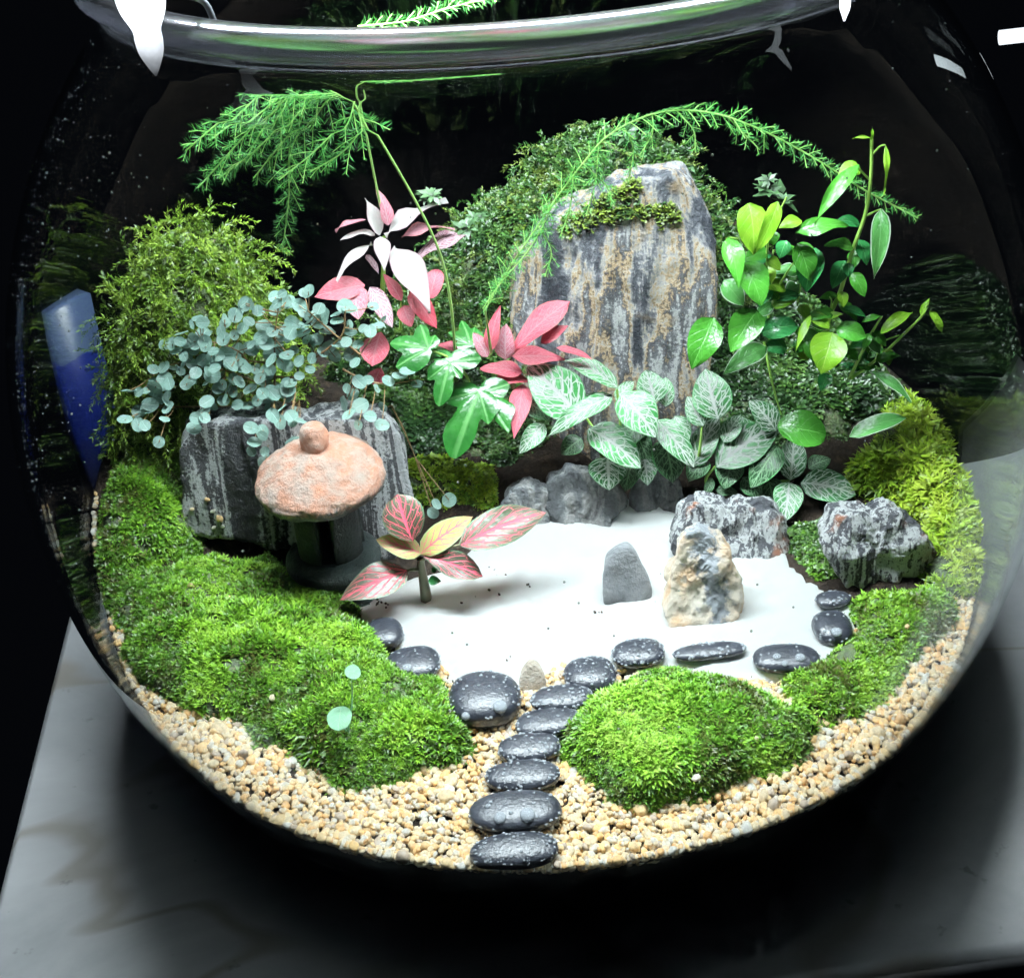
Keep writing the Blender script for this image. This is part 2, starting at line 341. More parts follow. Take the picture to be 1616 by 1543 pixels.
def polydist(P, poly):
    """signed distance (positive inside) of 2-D points from a polygon"""
    P = np.asarray(P, float); poly = np.asarray(poly, float); d = np.full(len(P), 1e9); ins = np.zeros(len(P), bool)
    for a, b in zip(poly, np.roll(poly, -1, 0)):
        e = b-a; w = P-a; t = np.clip((w@e)/(e@e), 0, 1); d = np.minimum(d, np.linalg.norm(w-t[:, None]*e, axis=1))
        c = ((a[1] <= P[:, 1]) != (b[1] <= P[:, 1])); ins ^= c & (P[:, 0] < a[0]+(P[:, 1]-a[1])/(e[1] if abs(e[1]) > 1e-9 else 1e-9)*e[0])
    return np.where(ins, d, -d)
# ------------------------------------------------------------------ table and lamp
ca, sa = math.cos(.065), math.sin(.065)
V, F = box(-17.64, 62, -14.0, 9.8, -3.0, 0.0); V[:, :2] = V[:, :2] @ np.array([[ca, sa], [-sa, ca]])
m = NT('grey_marble'); vec = m.coords((.06, .06, .06), (0, 0, .5)); a = m.noise(vec, 1.2, 6, .6, 1.2); b = m.noise(m.coords((.028, .075, .1), (0, 0, -.55)), 1.0, 3, .5, .8)
c = m.ramp(a, [(.3, (.15, .16, .165)), (.55, (.25, .26, .265)), (.75, (.18, .19, .195))])
vein = m.rng(m.math('ABSOLUTE', m.math('SUBTRACT', b, .5)), .002, .012, 1, 0)
c = m.mix(m.math('MULTIPLY', vein, .6), c, (.12, .105, .08))
c = m.mix(m.rng(m.noise(m.coords(), 1.1, 3), .66, .72, 0, .5), c, (.05, .05, .05))
m.link(c, m.p.inputs['Base Color']); m.p.inputs['Roughness'].default_value = .38; M['marble'] = m.m
tag(mk('table_top', V, F, M['marble'], smooth=False), 'pale grey veined marble table top under the bowl', kind='structure')
bpy.data.objects['table_top'].modifiers.new('edge', 'BEVEL').width = .003

LZ = 38.0; LA, LB = np.array([-17.0, 1.4]), np.array([15.5, -2.4])
le = nrm(LB-LA); ln_ = np.array([-le[1], le[0]]); lm_ = (LA+LB)/2; lh = np.linalg.norm(LB-LA)/2
lamp = thing('bar_lamp', 'long white bar lamp hanging over the bowl opening', 'lamp', (*lm_, LZ))
M['armg'] = plain('dark_arm_metal', (.05, .055, .06), .4)
M['lampw'] = plain('white_lamp_plastic', (.75, .76, .78), .35)
m = NT('lamp_diffuser'); m.t.nodes.remove(m.p); e = m.n('Emission'); e.inputs[0].default_value = (.86, .95, 1.0, 1); e.inputs[1].default_value = LAMP_L
m.link(e.outputs[0], m.out.inputs[0]); M['lamp'] = m.m
def barbox(u0, u1, v0, v1, z0, z1):
    V, F = box(u0, u1, v0, v1, z0, z1); V = V.copy(); V[:, :2] = lm_+np.outer(V[:, 0], le)+np.outer(V[:, 1], ln_); return V, F
V, F = barbox(-lh, lh, -2.6, 2.6, LZ+.15, LZ+1.3); mk('housing', V, F, M['lampw'], lamp, smooth=False)
for s_ in (-1, 1): V, F = barbox(-lh, lh, s_*2.75-.15, s_*2.75+.15, LZ-1.0, LZ+1.3); mk('skirt', V, F, M['lampw'], lamp, smooth=False)
for s_ in (-1, 1):
    V, F = barbox(-lh+.8, lh-.8, s_*1.2-.9, s_*1.2+.9, LZ-.02, LZ+.12); mk('light_strip', V, F, M['lamp'], lamp, smooth=False)
    c_ = lm_+le*s_*lh*.8; V, F = tube([(*c_, LZ+1.25), (*c_, LZ+12)], .12, 8); mk('hanging_cord', V, F, M['lampw'], lamp)
m = NT('tube_glow'); m.t.nodes.remove(m.p); e = m.n('Emission'); e.inputs[0].default_value = (.85, .93, 1.0, 1); e.inputs[1].default_value = 1.4
m.link(e.outputs[0], m.out.inputs[0]); M['tube'] = m.m
m = NT('glare_glow'); m.t.nodes.remove(m.p); e = m.n('Emission'); e.inputs[0].default_value = (.85, .92, 1.0, 1); so = m.n('SeparateXYZ'); vec = m.coords(); m.link(vec, so.inputs[0])  # emission that imitates lamp glare on the neck glass, fading towards the tip
f_ = m.rng(m.math('ADD', so.outputs[2], m.math('MULTIPLY', m.noise(vec, 1.6, 3), .5)), -1.75, -.5, .03, 1); m.link(m.math('MULTIPLY', m.math('POWER', f_, 1.6), 2.6), e.inputs[1]); m.link(e.outputs[0], m.out.inputs[0]); M['glare_shape'] = m.m
ta = un(1577, 60, Y=150); t = thing('tube_light', 'white tube light glowing behind the bowl in the upper right corner', 'lamp', ta)
V, F = tube([ta, ta+np.array([9, -1.0, .6])], .95, 12); mk('tube', V, F, M['tube'], t)
for lab, x, y0, y1, w_ in [('added glow shaped as lamp glare on the rim, upper left corner', 216, -30, 122, 66), ('small added glow shaped as lamp glare on the rim, upper right', 1336, -40, 34, 26)]:  # two glowing shapes added in place of lamp glare in the glass neck
    a_, b_ = un(x, y0, Y=-8.8), un(x+6, y1, Y=-8.9); k_ = ppc(a_); t = thing('rim_glare', lab, 'lamp', a_, 'added glare glows on the rim'); L_ = np.linalg.norm(b_-a_); q = w_/2/k_
    V, F = lathe(spline([(.02, .02), (q*.9, 0), (q*1.2, -L_*.1), (q*1.1, -L_*.3), (q*.7, -L_*.5), (q*.68, -L_*.62), (q*.6, -L_*.75), (q*.3, -L_*.9), (.02, -L_)], 6), 24, a_); mk('glare_shape', V, F, M['glare_shape'], t)
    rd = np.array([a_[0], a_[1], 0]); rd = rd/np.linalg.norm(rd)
    V, F = tube(spline([a_+np.array([0, 0, -.1]), np.array([a_[0], a_[1], 25.2]), np.array([*(rd[:2]*10.9), 25.25]), np.array([*(rd[:2]*10.0), 24.95]), np.array([*(rd[:2]*9.75), 24.4])], 5), .07, 8); mk('arm', V, F, M['armg'], t)  # made-up arm that hooks the added glare shape onto the rim
# ------------------------------------------------------------------ the glass bowl
zs = np.linspace(.75, 23.2, 44)
outer = [(0, .0), (4, 0), (8.2, 0), (9.6, .12), (10.35, .4)]+[(float(rout(z)), z) for z in zs[zs > .9]]
ro = float(rout(23.2))
lip = [(10.28, 23.5), (10.3, 23.85), (10.5, 24.02), (10.76, 24.2), (10.82, 24.42), (10.7, 24.62), (10.4, 24.7), (10.1, 24.62), (9.99, 24.4), (9.99, 24.0), (10.03, 23.55)]
zi = zs[::-1]
inner = [(float(rin(z)), z) for z in zi if z > 1.0 and z < 23.25]+[(9.6, .95), (8.4, .75), (4, .7), (0, .7)]
prof = np.array(outer[1:]+lip+inner[:-1])
V, F = lathe(prof, 192)
V = np.vstack([V, [(0, 0, 0), (0, 0, .7)]]); n_ = len(V); k = 192; last = (len(prof)-1)*k
T = [(n_-2, (j+1) % k, j) for j in range(k)]+[(n_-1, last+j, last+(j+1) % k) for j in range(k)]
bowl = mk('glass_bowl', V, [F, np.array(T)], M['glass'])
bowl.data.materials.append(M['rim'])
fz = np.array([p.center[2] for p in bowl.data.polygons]); bowl.data.polygons.foreach_set('material_index', (fz > .2400).astype(np.int32))
tag(bowl, 'large round clear glass bowl with rolled rim holding the terrarium', 'bowl')

# ------------------------------------------------------------------ soil
nr, nth = 90, 220
th = np.arange(nth)/nth*2*math.pi; rr = np.linspace(0, 1, nr)**.9
def edge_r(th):
    r = np.full(len(th), 13.5)
    for _ in range(8): r = rin(terr(r*np.cos(th), r*np.sin(th)))-.04
    return r
er = edge_r(th); X = rr[:, None]*er*np.cos(th); Y = rr[:, None]*er*np.sin(th); Z = terr(X, Y)-.05
Z = Z+.06*fbm(np.stack([X*2, Y*2, Z*0], -1), 3)*(rr[:, None] < .985)
rings = [np.stack([X, Y, Z], -1)]
zedge = Z[-1]
for f in np.linspace(.0, 1, 14)[1:]:
    z = zedge*(1-f)+.85*f; r = rin(z)-.04-.02*(1+np.sin(th*61+z*9)); r = np.minimum(r, 13.9); r = np.where(z < 1.3, r-.6, r); rings.append(np.stack([r*np.cos(th), r*np.sin(th), z], -1)[None])
G = np.concatenate(rings, 0); m_ = len(G)
i, j = np.meshgrid(np.arange(m_-1), np.arange(nth), indexing='ij')
F = np.stack([i*nth+j, (i+1)*nth+j, (i+1)*nth+(j+1) % nth, i*nth+(j+1) % nth], -1).reshape(-1, 4)
tag(mk('soil', G.reshape(-1, 3), F, M['soil']), 'dark wet soil layered in the bottom of the bowl', kind='structure')

# ------------------------------------------------------------------ scattering
def dome(poly, H, w, cell=.2, lump=.12, base_drop=.05):
    poly = np.asarray(poly); x0, y0 = poly.min(0)-cell; x1, y1 = poly.max(0)+cell
    nx, ny = int((x1-x0)/cell)+2, int((y1-y0)/cell)+2
    X, Y = np.meshgrid(np.linspace(x0, x1, nx), np.linspace(y0, y1, ny), indexing='ij'); P = np.stack([X.ravel(), Y.ravel()], 1)
    d = polydist(P, poly)+.35*fbm(np.stack([P[:, 0]*.9, P[:, 1]*.9, P[:, 0]*0+H], 1), 3)*min(1, w)
    t = np.clip(d/w, 0, 1); h = H*np.sqrt(np.maximum(0, 1-(1-t)**2))
    Zt = terr(P[:, 0], P[:, 1])
    Zz = Zt+h-base_drop+lump*H**.5*fbm(np.stack([P[:, 0]*1.3, P[:, 1]*1.3, Zt*0+3.1*H], 1), 3)*(t > 0)
    Zz = np.where(d < 0, Zt-.25, Zz)
    V = np.stack([P[:, 0], P[:, 1], Zz], 1)
    i, j = np.meshgrid(np.arange(nx-1), np.arange(ny-1), indexing='ij'); q = np.stack([i*ny+j, (i+1)*ny+j, (i+1)*ny+j+1, i*ny+j+1], -1).reshape(-1, 4)
    q = q[(d[q] > -.05).any(1)]; tri = np.vstack([q[:, [0, 1, 2]], q[:, [0, 2, 3]]])
    V = inside(V, .1)
    used = np.unique(tri); mp = np.full(len(V), -1); mp[used] = np.arange(len(used))
    return V[used], mp[tri]
def sample_tris(V, F, n):
    a, b, c = V[F[:, 0]], V[F[:, 1]], V[F[:, 2]]; nn = np.cross(b-a, c-a); A = np.linalg.norm(nn, axis=1)
    k = rng.choice(len(F), n, p=A/A.sum()); r1, r2 = np.sqrt(rng.random(n)), rng.random(n)
    P = (1-r1)[:, None]*a[k]+(r1*(1-r2))[:, None]*b[k]+(r1*r2)[:, None]*c[k]; N = nrm(nn[k]); N[N[:, 2] < 0] *= -1
    return P, N, A.sum()
def rosettes(P, N, size, K=8, elev=(20, 60), width=.28, cols=((.05, .16, .012), (.12, .28, .02), (.2, .36, .03)), jitter=.35):
    """starry moss shoots: K pointed leaves round every point, each leaf two triangles with a bend"""
    n = len(P); N = nrm(N+jitter*rng.normal(size=(n, 3))+np.array([0, 0, .7])); A = nrm(np.cross(N, rng.normal(size=(n, 3)))); B = np.cross(N, A)
    size = np.broadcast_to(size, (n,))*rng.uniform(.7, 1.3, n)
    ph = (np.arange(K)/K*2*math.pi)[None]+rng.uniform(0, 6, n)[:, None]+rng.uniform(-.25, .25, (n, K))
    el = np.radians(rng.uniform(*elev, (n, K))); L = size[:, None]*rng.uniform(.75, 1.2, (n, K))
    out = A[:, None]*np.cos(ph)[..., None]+B[:, None]*np.sin(ph)[..., None]; up = N[:, None]
    side = np.cross(np.broadcast_to(up, out.shape), out)
    c0 = np.broadcast_to(P[:, None], out.shape); hw = (L*width)[..., None]
    D1 = out*np.cos(el)[..., None]+up*np.sin(el)[..., None]; el2 = el-.5; D2 = out*np.cos(el2)[..., None]+up*np.sin(el2)[..., None]
    mid = c0+D1*(L*.5)[..., None]; tip = mid+D2*(L*.55)[..., None]
    V = np.stack([c0, mid+side*hw, mid-side*hw, tip], 2).reshape(-1, 3)
    b = np.arange(n*K)*4; F = np.vstack([np.stack([b, b+1, b+2], 1), np.stack([b+1, b+3, b+2], 1)])
    cols = np.array(cols); g = np.clip(.5+.55*fbm(P*.8, 3)+rng.normal(0, .22, n), 0, .999)*(len(cols)-1); ci = g.astype(int)
    c = cols[ci]+(cols[np.minimum(ci+1, len(cols)-1)]-cols[ci])*(g-ci)[:, None]
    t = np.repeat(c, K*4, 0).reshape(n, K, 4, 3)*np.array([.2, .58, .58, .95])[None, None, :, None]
    return V, F, t.reshape(-1, 3)
GREEN = ((.07, .075, .014), (.045, .13, .008), (.09, .22, .011), (.15, .32, .018), (.25, .43, .04))
LIME = ((.10, .2, .008), (.19, .32, .015), (.30, .44, .03), (.36, .46, .05))
OLIVE = ((.03, .05, .006), (.07, .11, .01), (.13, .18, .02), (.17, .18, .035))
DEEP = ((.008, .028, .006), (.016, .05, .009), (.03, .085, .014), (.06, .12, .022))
def moss(label, px, H, w, dens, size, cols=GREEN, K=8, elev=(20, 60), width=.28, name='moss_cushion', group=None, rmax=14.0, lump=.12):
    poly = np.array([onT(*q)[:2] for q in px]) if max(abs(c) for q in px for c in q) > 20 else np.array(px, float); q_ = np.linalg.norm(poly, axis=1, keepdims=True); poly = poly*np.minimum(1, rmax/q_); V, F = dome(poly, H, w, lump=lump)
    c = np.array([*poly.mean(0), 0]); c[2] = terr(c[0], c[1]); t = thing(name, label, 'moss', c, group)
    mk('moss_bed', V, F, M['bed'], t)
    A = sample_tris(V, F, 3)[2]; n = int(A*dens); P, N, _ = sample_tris(V, F, n)
    keep = rng.random(n) < .62+1.2*(fbm(P*1.1+7, 3)+.4); P, N = P[keep], N[keep]
    size = size*np.clip(1+.55*fbm(P*.9+21, 2), .55, 1.5)
    Vr, Fr, tr = rosettes(P, N, size, K, elev, width, cols); Vr = inside(Vr, .05)
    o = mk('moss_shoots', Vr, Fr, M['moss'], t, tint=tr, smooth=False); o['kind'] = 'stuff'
    return poly, V, F, t
MP = {}
MP['A'] = moss('bright green round moss cushion against the glass beside the striped rock', [(84,835),(96,890),(165,915),(250,905),(305,870),(300,800,.5),(290,715,.8),(195,695,.9),(100,745,.7)], 1.0, 1.3, 95, .19, K=9, elev=(25, 78), width=.125)
MP['B'] = moss('largest green moss cushion sloping to the gravel in front of the stone lantern', [(160,945),(195,915,.3),(330,858,.6),(420,878,.6),(500,915,.4),(555,958,.2),(605,1005,.2),(615,1055),(680,1085),(728,1145),(738,1185),(665,1212),(640,1252),(555,1232),(430,1178),(300,1128),(218,1070),(180,1005)], .95, 1.6, 95, .19, K=9, elev=(25, 78), width=.125)
MP['C'] = moss('domed bright green moss cushion right of the black pebble path', [(960,1085,.5),(1000,1045,.9),(1060,1035,1.0),(1140,1040,1.0),(1210,1065,.8),(1245,1110,.4),(1288,1150),(1280,1192),(1200,1232),(1100,1262),(1000,1288),(958,1272),(885,1200),(888,1165),(930,1135)], 1.15, 1.5, 95, .18, K=9, elev=(25, 75), width=.14, cols=((.08, .1, .018), (.07, .2, .012), (.14, .32, .02), (.22, .42, .035), (.34, .52, .08)))
MP['D'] = moss('flat light green moss pad inside the right wall below the striped rock', [(1345,945,.3),(1420,928,.4),(1500,935,.4),(1510,985),(1460,1040),(1395,1095),(1345,1140),(1275,1145),(1238,1105),(1228,1075),(1300,1048),(1350,1005)], .6, 1.2, 95, .175, K=9, elev=(25, 75), width=.14, cols=((.09, .1, .018), (.07, .18, .012), (.15, .32, .02), (.23, .41, .035), (.32, .5, .06)))
MP['E'] = moss('spiky yellow green star moss climbing the right glass wall', [(1335,772),(1380,690,.5),(1440,610,.8),(1500,660,.8),(1556,745,.6),(1562,850),(1545,950),(1500,955),(1475,900),(1462,830),(1410,795)], .9, 1.0, 22, .34, LIME, 11, (15, 65), .1)
MP['F'] = moss('small dark green moss tuft between the two right striped rocks', [(1240,850),(1262,820,.4),(1305,818,.4),(1330,855,.3),(1338,905),(1292,915),(1262,888)], .5, .6, 70, .15, DEEP[1:]+GREEN[2:3])
MP['I'] = moss('small tuft of yellow green moss under the glossy ivy leaves', [(640,790),(645,720,.4),(690,700,.4),(770,730,.4),(785,790),(720,800)], .6, .8, 45, .2, LIME[:3]+GREEN[2:3], 9)
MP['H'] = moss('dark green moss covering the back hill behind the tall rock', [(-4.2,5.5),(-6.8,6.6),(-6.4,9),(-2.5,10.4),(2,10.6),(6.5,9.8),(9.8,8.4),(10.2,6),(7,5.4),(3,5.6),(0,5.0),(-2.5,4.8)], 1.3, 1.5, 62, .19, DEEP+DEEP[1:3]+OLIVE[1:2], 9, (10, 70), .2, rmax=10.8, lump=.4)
MP['K'] = moss('deep green moss at the foot of the leafy creeper', [(1235,640),(1240,480,.4),(1330,450,.4),(1440,560,.4),(1430,640),(1330,690)], .5, 1.0, 45, .19, DEEP, 8)
MP['L'] = moss('olive moss slope on the left glass wall behind the silver plant', [(120,690),(150,600,.5),(200,520,.6),(330,480,.6),(520,430,.6),(560,500),(300,640),(260,690)], .7, 1.0, 42, .22, OLIVE+GREEN[3:4], 8)

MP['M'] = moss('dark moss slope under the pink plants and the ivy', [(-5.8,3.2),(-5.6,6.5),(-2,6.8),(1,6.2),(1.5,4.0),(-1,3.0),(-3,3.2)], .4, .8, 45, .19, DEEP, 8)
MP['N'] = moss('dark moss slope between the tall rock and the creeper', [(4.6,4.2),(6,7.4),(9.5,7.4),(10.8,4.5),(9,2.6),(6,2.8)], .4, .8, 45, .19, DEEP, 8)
# feathery strands
def strands(P0, D0, n_seg=14, length=1.2, leaf=.13, width=.32, droop=.5, cols=OLIVE, per=2, curlr=.5):
    n = len(P0); L = length*rng.uniform(.6, 1.3, n); P = P0.copy(); D = nrm(D0)
    cen, dirs = [], []
    bend = rng.normal(size=(n, 3))*curlr
    for s in range(n_seg):
        D = nrm(D+(bend*.18)+np.array([0, 0, -droop*.12*s/n_seg*3])); P = P+D*(L/n_seg)[:, None]; cen.append(P.copy()); dirs.append(D.copy())
    cen = np.stack(cen, 1); dirs = np.stack(dirs, 1)
    c0 = np.repeat(cen.reshape(-1, 3), per, 0); d = np.repeat(dirs.reshape(-1, 3), per, 0); k = len(c0)
    side = nrm(np.cross(d, rng.normal(size=(k, 3)))); ld = nrm(d*.9+side*rng.uniform(.5, 1.1, k)[:, None]); w = nrm(np.cross(ld, rng.normal(size=(k, 3))))
    l = leaf*rng.uniform(.7, 1.3, k)[:, None]
    V = np.stack([c0, c0+ld*l*.5+w*l*width, c0+ld*l*.5-w*l*width, c0+ld*l], 1).reshape(-1, 3); b = np.arange(k)*4
    F = np.vstack([np.stack([b, b+1, b+2], 1), np.stack([b+1, b+3, b+2], 1)])
    cols = np.array(cols); ci = rng.integers(0, len(cols), n); c = np.repeat(cols[ci]*rng.uniform(.8, 1.25, n)[:, None], n_seg*per*4, 0)
    return V, F, c
def feather(label, px, H, w, n, length, cols, dens=18):
    poly, V, F, t = moss(label, px, H, w, dens, .22, cols, 8, name='feather_moss')
    P, N, _ = sample_tris(V, F, n); D = nrm(N+rng.normal(0, .5, (n, 3))+np.array([0, -.3, .6]))
    Vs, Fs, c = strands(P, D, 18, length, .17, .13, .8, cols, 3); Vs = inside(Vs, .05)
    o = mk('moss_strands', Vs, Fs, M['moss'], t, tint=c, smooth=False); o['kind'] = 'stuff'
    return t
Pn, Nn_, _ = sample_tris(MP['H'][1], MP['H'][2], 900); Vs, Fs, c = strands(Pn, nrm(Nn_+rng.normal(0, .5, (900, 3))+np.array([0, -.3, .7])), 12, .8, .15, .16, .7, ((.012, .04, .008), (.025, .07, .012), (.05, .10, .015), (.07, .10, .02)), 3)
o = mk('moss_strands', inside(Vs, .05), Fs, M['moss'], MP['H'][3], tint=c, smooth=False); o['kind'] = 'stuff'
feather('tall mound of shaggy olive feather moss at the left behind the silver plant', [(-13.4,2.4),(-12.8,5.2),(-11.2,7.4),(-8.9,7.2),(-8.2,5.6),(-9,3.8),(-11.4,2.0)], 5.6, 2.0, 1100, 1.5, ((.03, .06, .006), (.055, .11, .009), (.10, .17, .015), (.14, .21, .025), (.08, .15, .01)))

# ------------------------------------------------------------------ sand
sand_px = [(556,968),(600,1000),(640,1030),(700,1062),(720,1088),(830,1088),(890,1050),(970,1062),(1060,1068),(1200,1080),(1290,1078),(1345,1015),(1352,960),(1285,920),(1245,875),(1180,868),(1085,860),(1075,820),(1040,795),(980,792),(930,800),(860,815),(790,855),(720,890),(600,935)]
SP = np.array([onT(*q)[:2] for q in sand_px])
V, F = dome(SP, .16, .5, .16, .25, .0)
V[:, 2] += .05*fbm(V*np.array([.9, .9, .1]), 3)+.02*fbm(V*4, 2)
tag(mk('sand', V, F, M['sand']), 'bright white quartz sand spread in front of the rocks', kind='stuff')
def sz(x, y): return float(terr(x, y))+.15

# ------------------------------------------------------------------ gravel
def grains(P, size, lvl=1, cols=None):
    V0, F0 = ico(lvl); n = len(P); s = size*np.exp(rng.normal(0, .27, n)); ax = rng.uniform(.55, 1.2, (n, 3))*s[:, None]
    Q = nrm(rng.normal(size=(n, 3))); A = nrm(np.cross(Q, rng.normal(size=(n, 3)))); B = np.cross(Q, A); Rm = np.stack([A, B, Q], 2)
    W = V0[None]*(1+.26*vnoise(V0[None]*1.9+rng.uniform(0, 99, (n, 1, 3))))[..., None]*ax[:, None]
    V = np.einsum('nij,nkj->nki', Rm, W)+P[:, None]
    F = (F0[None]+(np.arange(n)*len(V0))[:, None, None]).reshape(-1, 3)
    cols = np.array(cols); c = cols[rng.integers(0, len(cols), n)]*rng.uniform(.75, 1.15, (n, 1))
    return V.reshape(-1, 3), F, np.repeat(np.clip(c*.86, 0, .95), len(V0), 0)
GC = [(.74, .58, .36), (.8, .68, .48), (.7, .47, .21), (.85, .78, .66), (.6, .4, .19), (.75, .56, .31), (.86, .83, .75), (.78, .63, .42), (.5, .3, .13), (.3, .24, .18), (.82, .68, .45)]
n = 30000; ang = rng.uniform(math.pi*.97, math.pi*2.03, n); rad = np.sqrt(rng.uniform(.12, 1, n))*13.75
P = np.stack([rad*np.cos(ang), rad*np.sin(ang)], 1); keep = polydist(P, SP) < .05
for k in 'ABCD': keep &= polydist(P, MP[k][0]) < .35
keep &= (P[:, 1] < -.2) & ~((P[:, 0] > 3) & (P[:, 1] > -5.5) & (np.hypot(P[:, 0], P[:, 1]) < 12.9)) & ~((P[:, 0] > 3) & (P[:, 1] > -2.5)) & ~((P[:, 0] < -4) & (P[:, 1] > -5) & (np.hypot(P[:, 0], P[:, 1]) < 13.2))
P = P[keep]; P = np.column_stack([P, terr(P[:, 0], P[:, 1])+rng.uniform(-.06, .12, len(P))])
r = np.hypot(P[:, 0], P[:, 1]); lim = rin(P[:, 2])-.12; s = np.minimum(1, lim/r); P[:, 0] *= s; P[:, 1] *= s
th = rng.uniform(math.pi*.98, 2.02*math.pi, 900); z = terr(13.6*np.cos(th), 13.6*np.sin(th))+rng.uniform(-.15, .15, 900); rw = rin(z)-.13
P = np.vstack([P, np.column_stack([rw*np.cos(th), rw*np.sin(th), z])])
V, F, c = grains(P, .088, 1, GC)
tag(mk('gravel', V, F, M['gravel'], tint=c), 'tan and cream gravel ring along the inside of the front glass', kind='stuff')

# ------------------------------------------------------------------ rocks
def hull(pts):
    pts = sorted(map(tuple, pts))
    def half(ps):
        h = []
        for p in ps:
            while len(h) > 1 and (h[-1][0]-h[-2][0])*(p[1]-h[-2][1])-(h[-1][1]-h[-2][1])*(p[0]-h[-2][0]) <= 0: h.pop()
            h.append(p)
        return h
    a, b = half(pts), half(pts[::-1]); return np.array(a[:-1]+b[:-1])
def rock(name, label, mat, px, Y, thick, lean=.25, amp=.12, ridge=.08, sink=0, p=16, lvl=6, seed=0, fac=5, extra=(), rs=.9, taper=.12, cat='rock', group=None):
    """a faceted stone: outline read at depth Y, a leaning front, random broken facets, layered relief"""
    if isinstance(Y, tuple): Y = float(onT(*Y)[1])+.05
    Q = np.array([un(x, y, Y=Y) for x, y in px]); h = hull(Q[:, [0, 2]]); h[:, 1] -= 0
    c2 = h.mean(0); c = np.array([c2[0], Y+thick*.5, c2[1]]); pl = []
    for a, b in zip(h, np.roll(h, -1, 0)):
        e = b-a; nn = nrm(np.array([e[1], -e[0]])); d = nn@(a-c2); pl.append((nrm(np.array([nn[0], taper, nn[1]])), max(d, .05)))
    pl.append((nrm((0, -1, lean)), thick*.5)); pl.append((nrm((0, 1, .1)), thick*.5))
    g = np.random.default_rng(seed)
    size = h.max(0)-h.min(0)
    for _ in range(fac):
        nn = nrm(g.normal(size=3)*np.array([1, 1, .8])); ext = abs(nn)@np.array([size[0]*.5, thick*.5, size[1]*.5]); pl.append((nn, ext*g.uniform(.72, .85)))
    for nn, d in extra: pl.append((nrm(nn), d))
    D, F = ico(lvl); D = nrm(D*np.array([size[0]/2, thick/2, size[1]/2])); s = np.zeros(len(D))
    for nn, d in pl: s += (np.maximum(0, D@nn)/d)**p
    V = D*(1/s**(1/p))[:, None]
    off = g.uniform(0, 50, 3); st = V*np.array([2.2, 2.2, .3])*rs
    V = V+D*(amp*fbm(V*rs+off, 5)+ridge*fbm(st+off, 3))[:, None]+c
    b = np.array([c[0], c[1], V[:, 2].min()])
    RV[name+str(seed)] = V
    o = mk(name, V, F, M[mat], base=b); return tag(o, label, cat, group)
RV = {}
def on_mesh(V, x, y, tol=9.0):
    """the point of a stone seen at a photo pixel"""
    d = V-C_P; z = d@_fw; px = PW/2+CAM['f']*(d@C_R)/z; py = PH/2-CAM['f']*(d@C_U)/z; e = np.hypot(px-x, py-y)
    k = np.where(e < max(tol, e.min()+1))[0]; return V[k[np.argmin(z[k])]]
rock('tall_rock', 'tall tan, grey and black banded rock slab standing at the back', 'rock_big', [(800,740),(808,560),(808,455),(850,400),(905,355),(985,312),(1098,292),(1125,345),(1138,400),(1122,500),(1095,640),(1080,740)], 3.6, 2.8, .18, .1, .12, rs=.8, lvl=6, seed=4, fac=1, p=40, extra=[((-.55, -.85, .2), 1.6), ((.5, -.8, .35), 2.5), ((-.2, -.55, .8), 3.35), ((.75, -.2, .6), 3.6)])
rock('striped_rock', 'black and white striped rock behind the stone lantern', 'rock_striped', [(283,700),(298,684),(420,678),(520,672),(610,676),(640,715),(650,800),(622,890),(330,905),(292,840)], (470,880), 2.0, .12, .08, .16, lvl=6, p=40, seed=9, fac=3)
rock('striped_rock', 'striped white, grey and rust rock behind the two-tone stone', 'rock_right', [(1065,865),(1075,835),(1100,815),(1190,812),(1240,825),(1262,850),(1230,890),(1080,890)], (1150,880), 1.5, .5, .16, .14, p=30, seed=3, fac=9, rs=1.3)
rock('striped_rock', 'black and white striped rock with rust top near the right glass', 'rock_right', [(1308,865),(1335,840),(1420,832),(1462,858),(1480,885),(1470,938),(1340,938),(1318,900)], (1400,925), 1.7, .7, .16, .14, p=30, seed=7, fac=9, rs=1.3)
rock('slate_rock', 'grey slate chunk at the back edge of the white sand', 'rock_mid', [(858,835),(868,775),(900,755),(970,765),(995,810),(950,845),(905,850)], (930,830), 1.2, .4, .13, .1, p=30, seed=12, fac=9, rs=1.3)
rock('slate_rock', 'small pale slate sliver left of the grey slate chunk', 'rock_mid', [(795,835),(802,795),(830,778),(860,788),(866,835),(840,845)], (835,835), .9, .4, .12, .1, p=30, seed=13, fac=8, rs=1.5)
rock('slate_rock', 'dark slate shadowed under the white-veined leaves', 'rock_mid', [(1000,800),(1010,755),(1060,745),(1085,790),(1070,830),(1010,830)], (1040,812), 1.0, .4, .12, .1, p=30, seed=15, fac=8, rs=1.5)
rock('upright_pebble', 'smooth grey upright pebble standing on the white sand', 'pebble_grey', [(956,965),(952,905),(970,878),(1000,870),(1022,905),(1030,945),(1015,970),(975,982)], -3.3, 1.0, .25, .07, .02, p=8, lvl=4, seed=21, fac=2, cat='stone')
st = rock('two_tone_stone', 'cream and rust stone with grey vein standing on the sand', 'stone_beige', [(1058,985),(1062,920),(1078,865),(1110,850),(1150,870),(1178,930),(1188,990),(1150,1000)], -4.4, 1.3, .3, .17, .04, p=20, lvl=6, rs=1.6, seed=26, fac=9, cat='stone')
rock('speckled_stone', 'small speckled brown stone by the top of the pebble path', 'stone_small', [(822,1110),(820,1075),(838,1052),(858,1062),(860,1100),(845,1118)], -7.0, .7, .3, .05, .02, p=6, lvl=4, seed=31, fac=3, cat='stone')

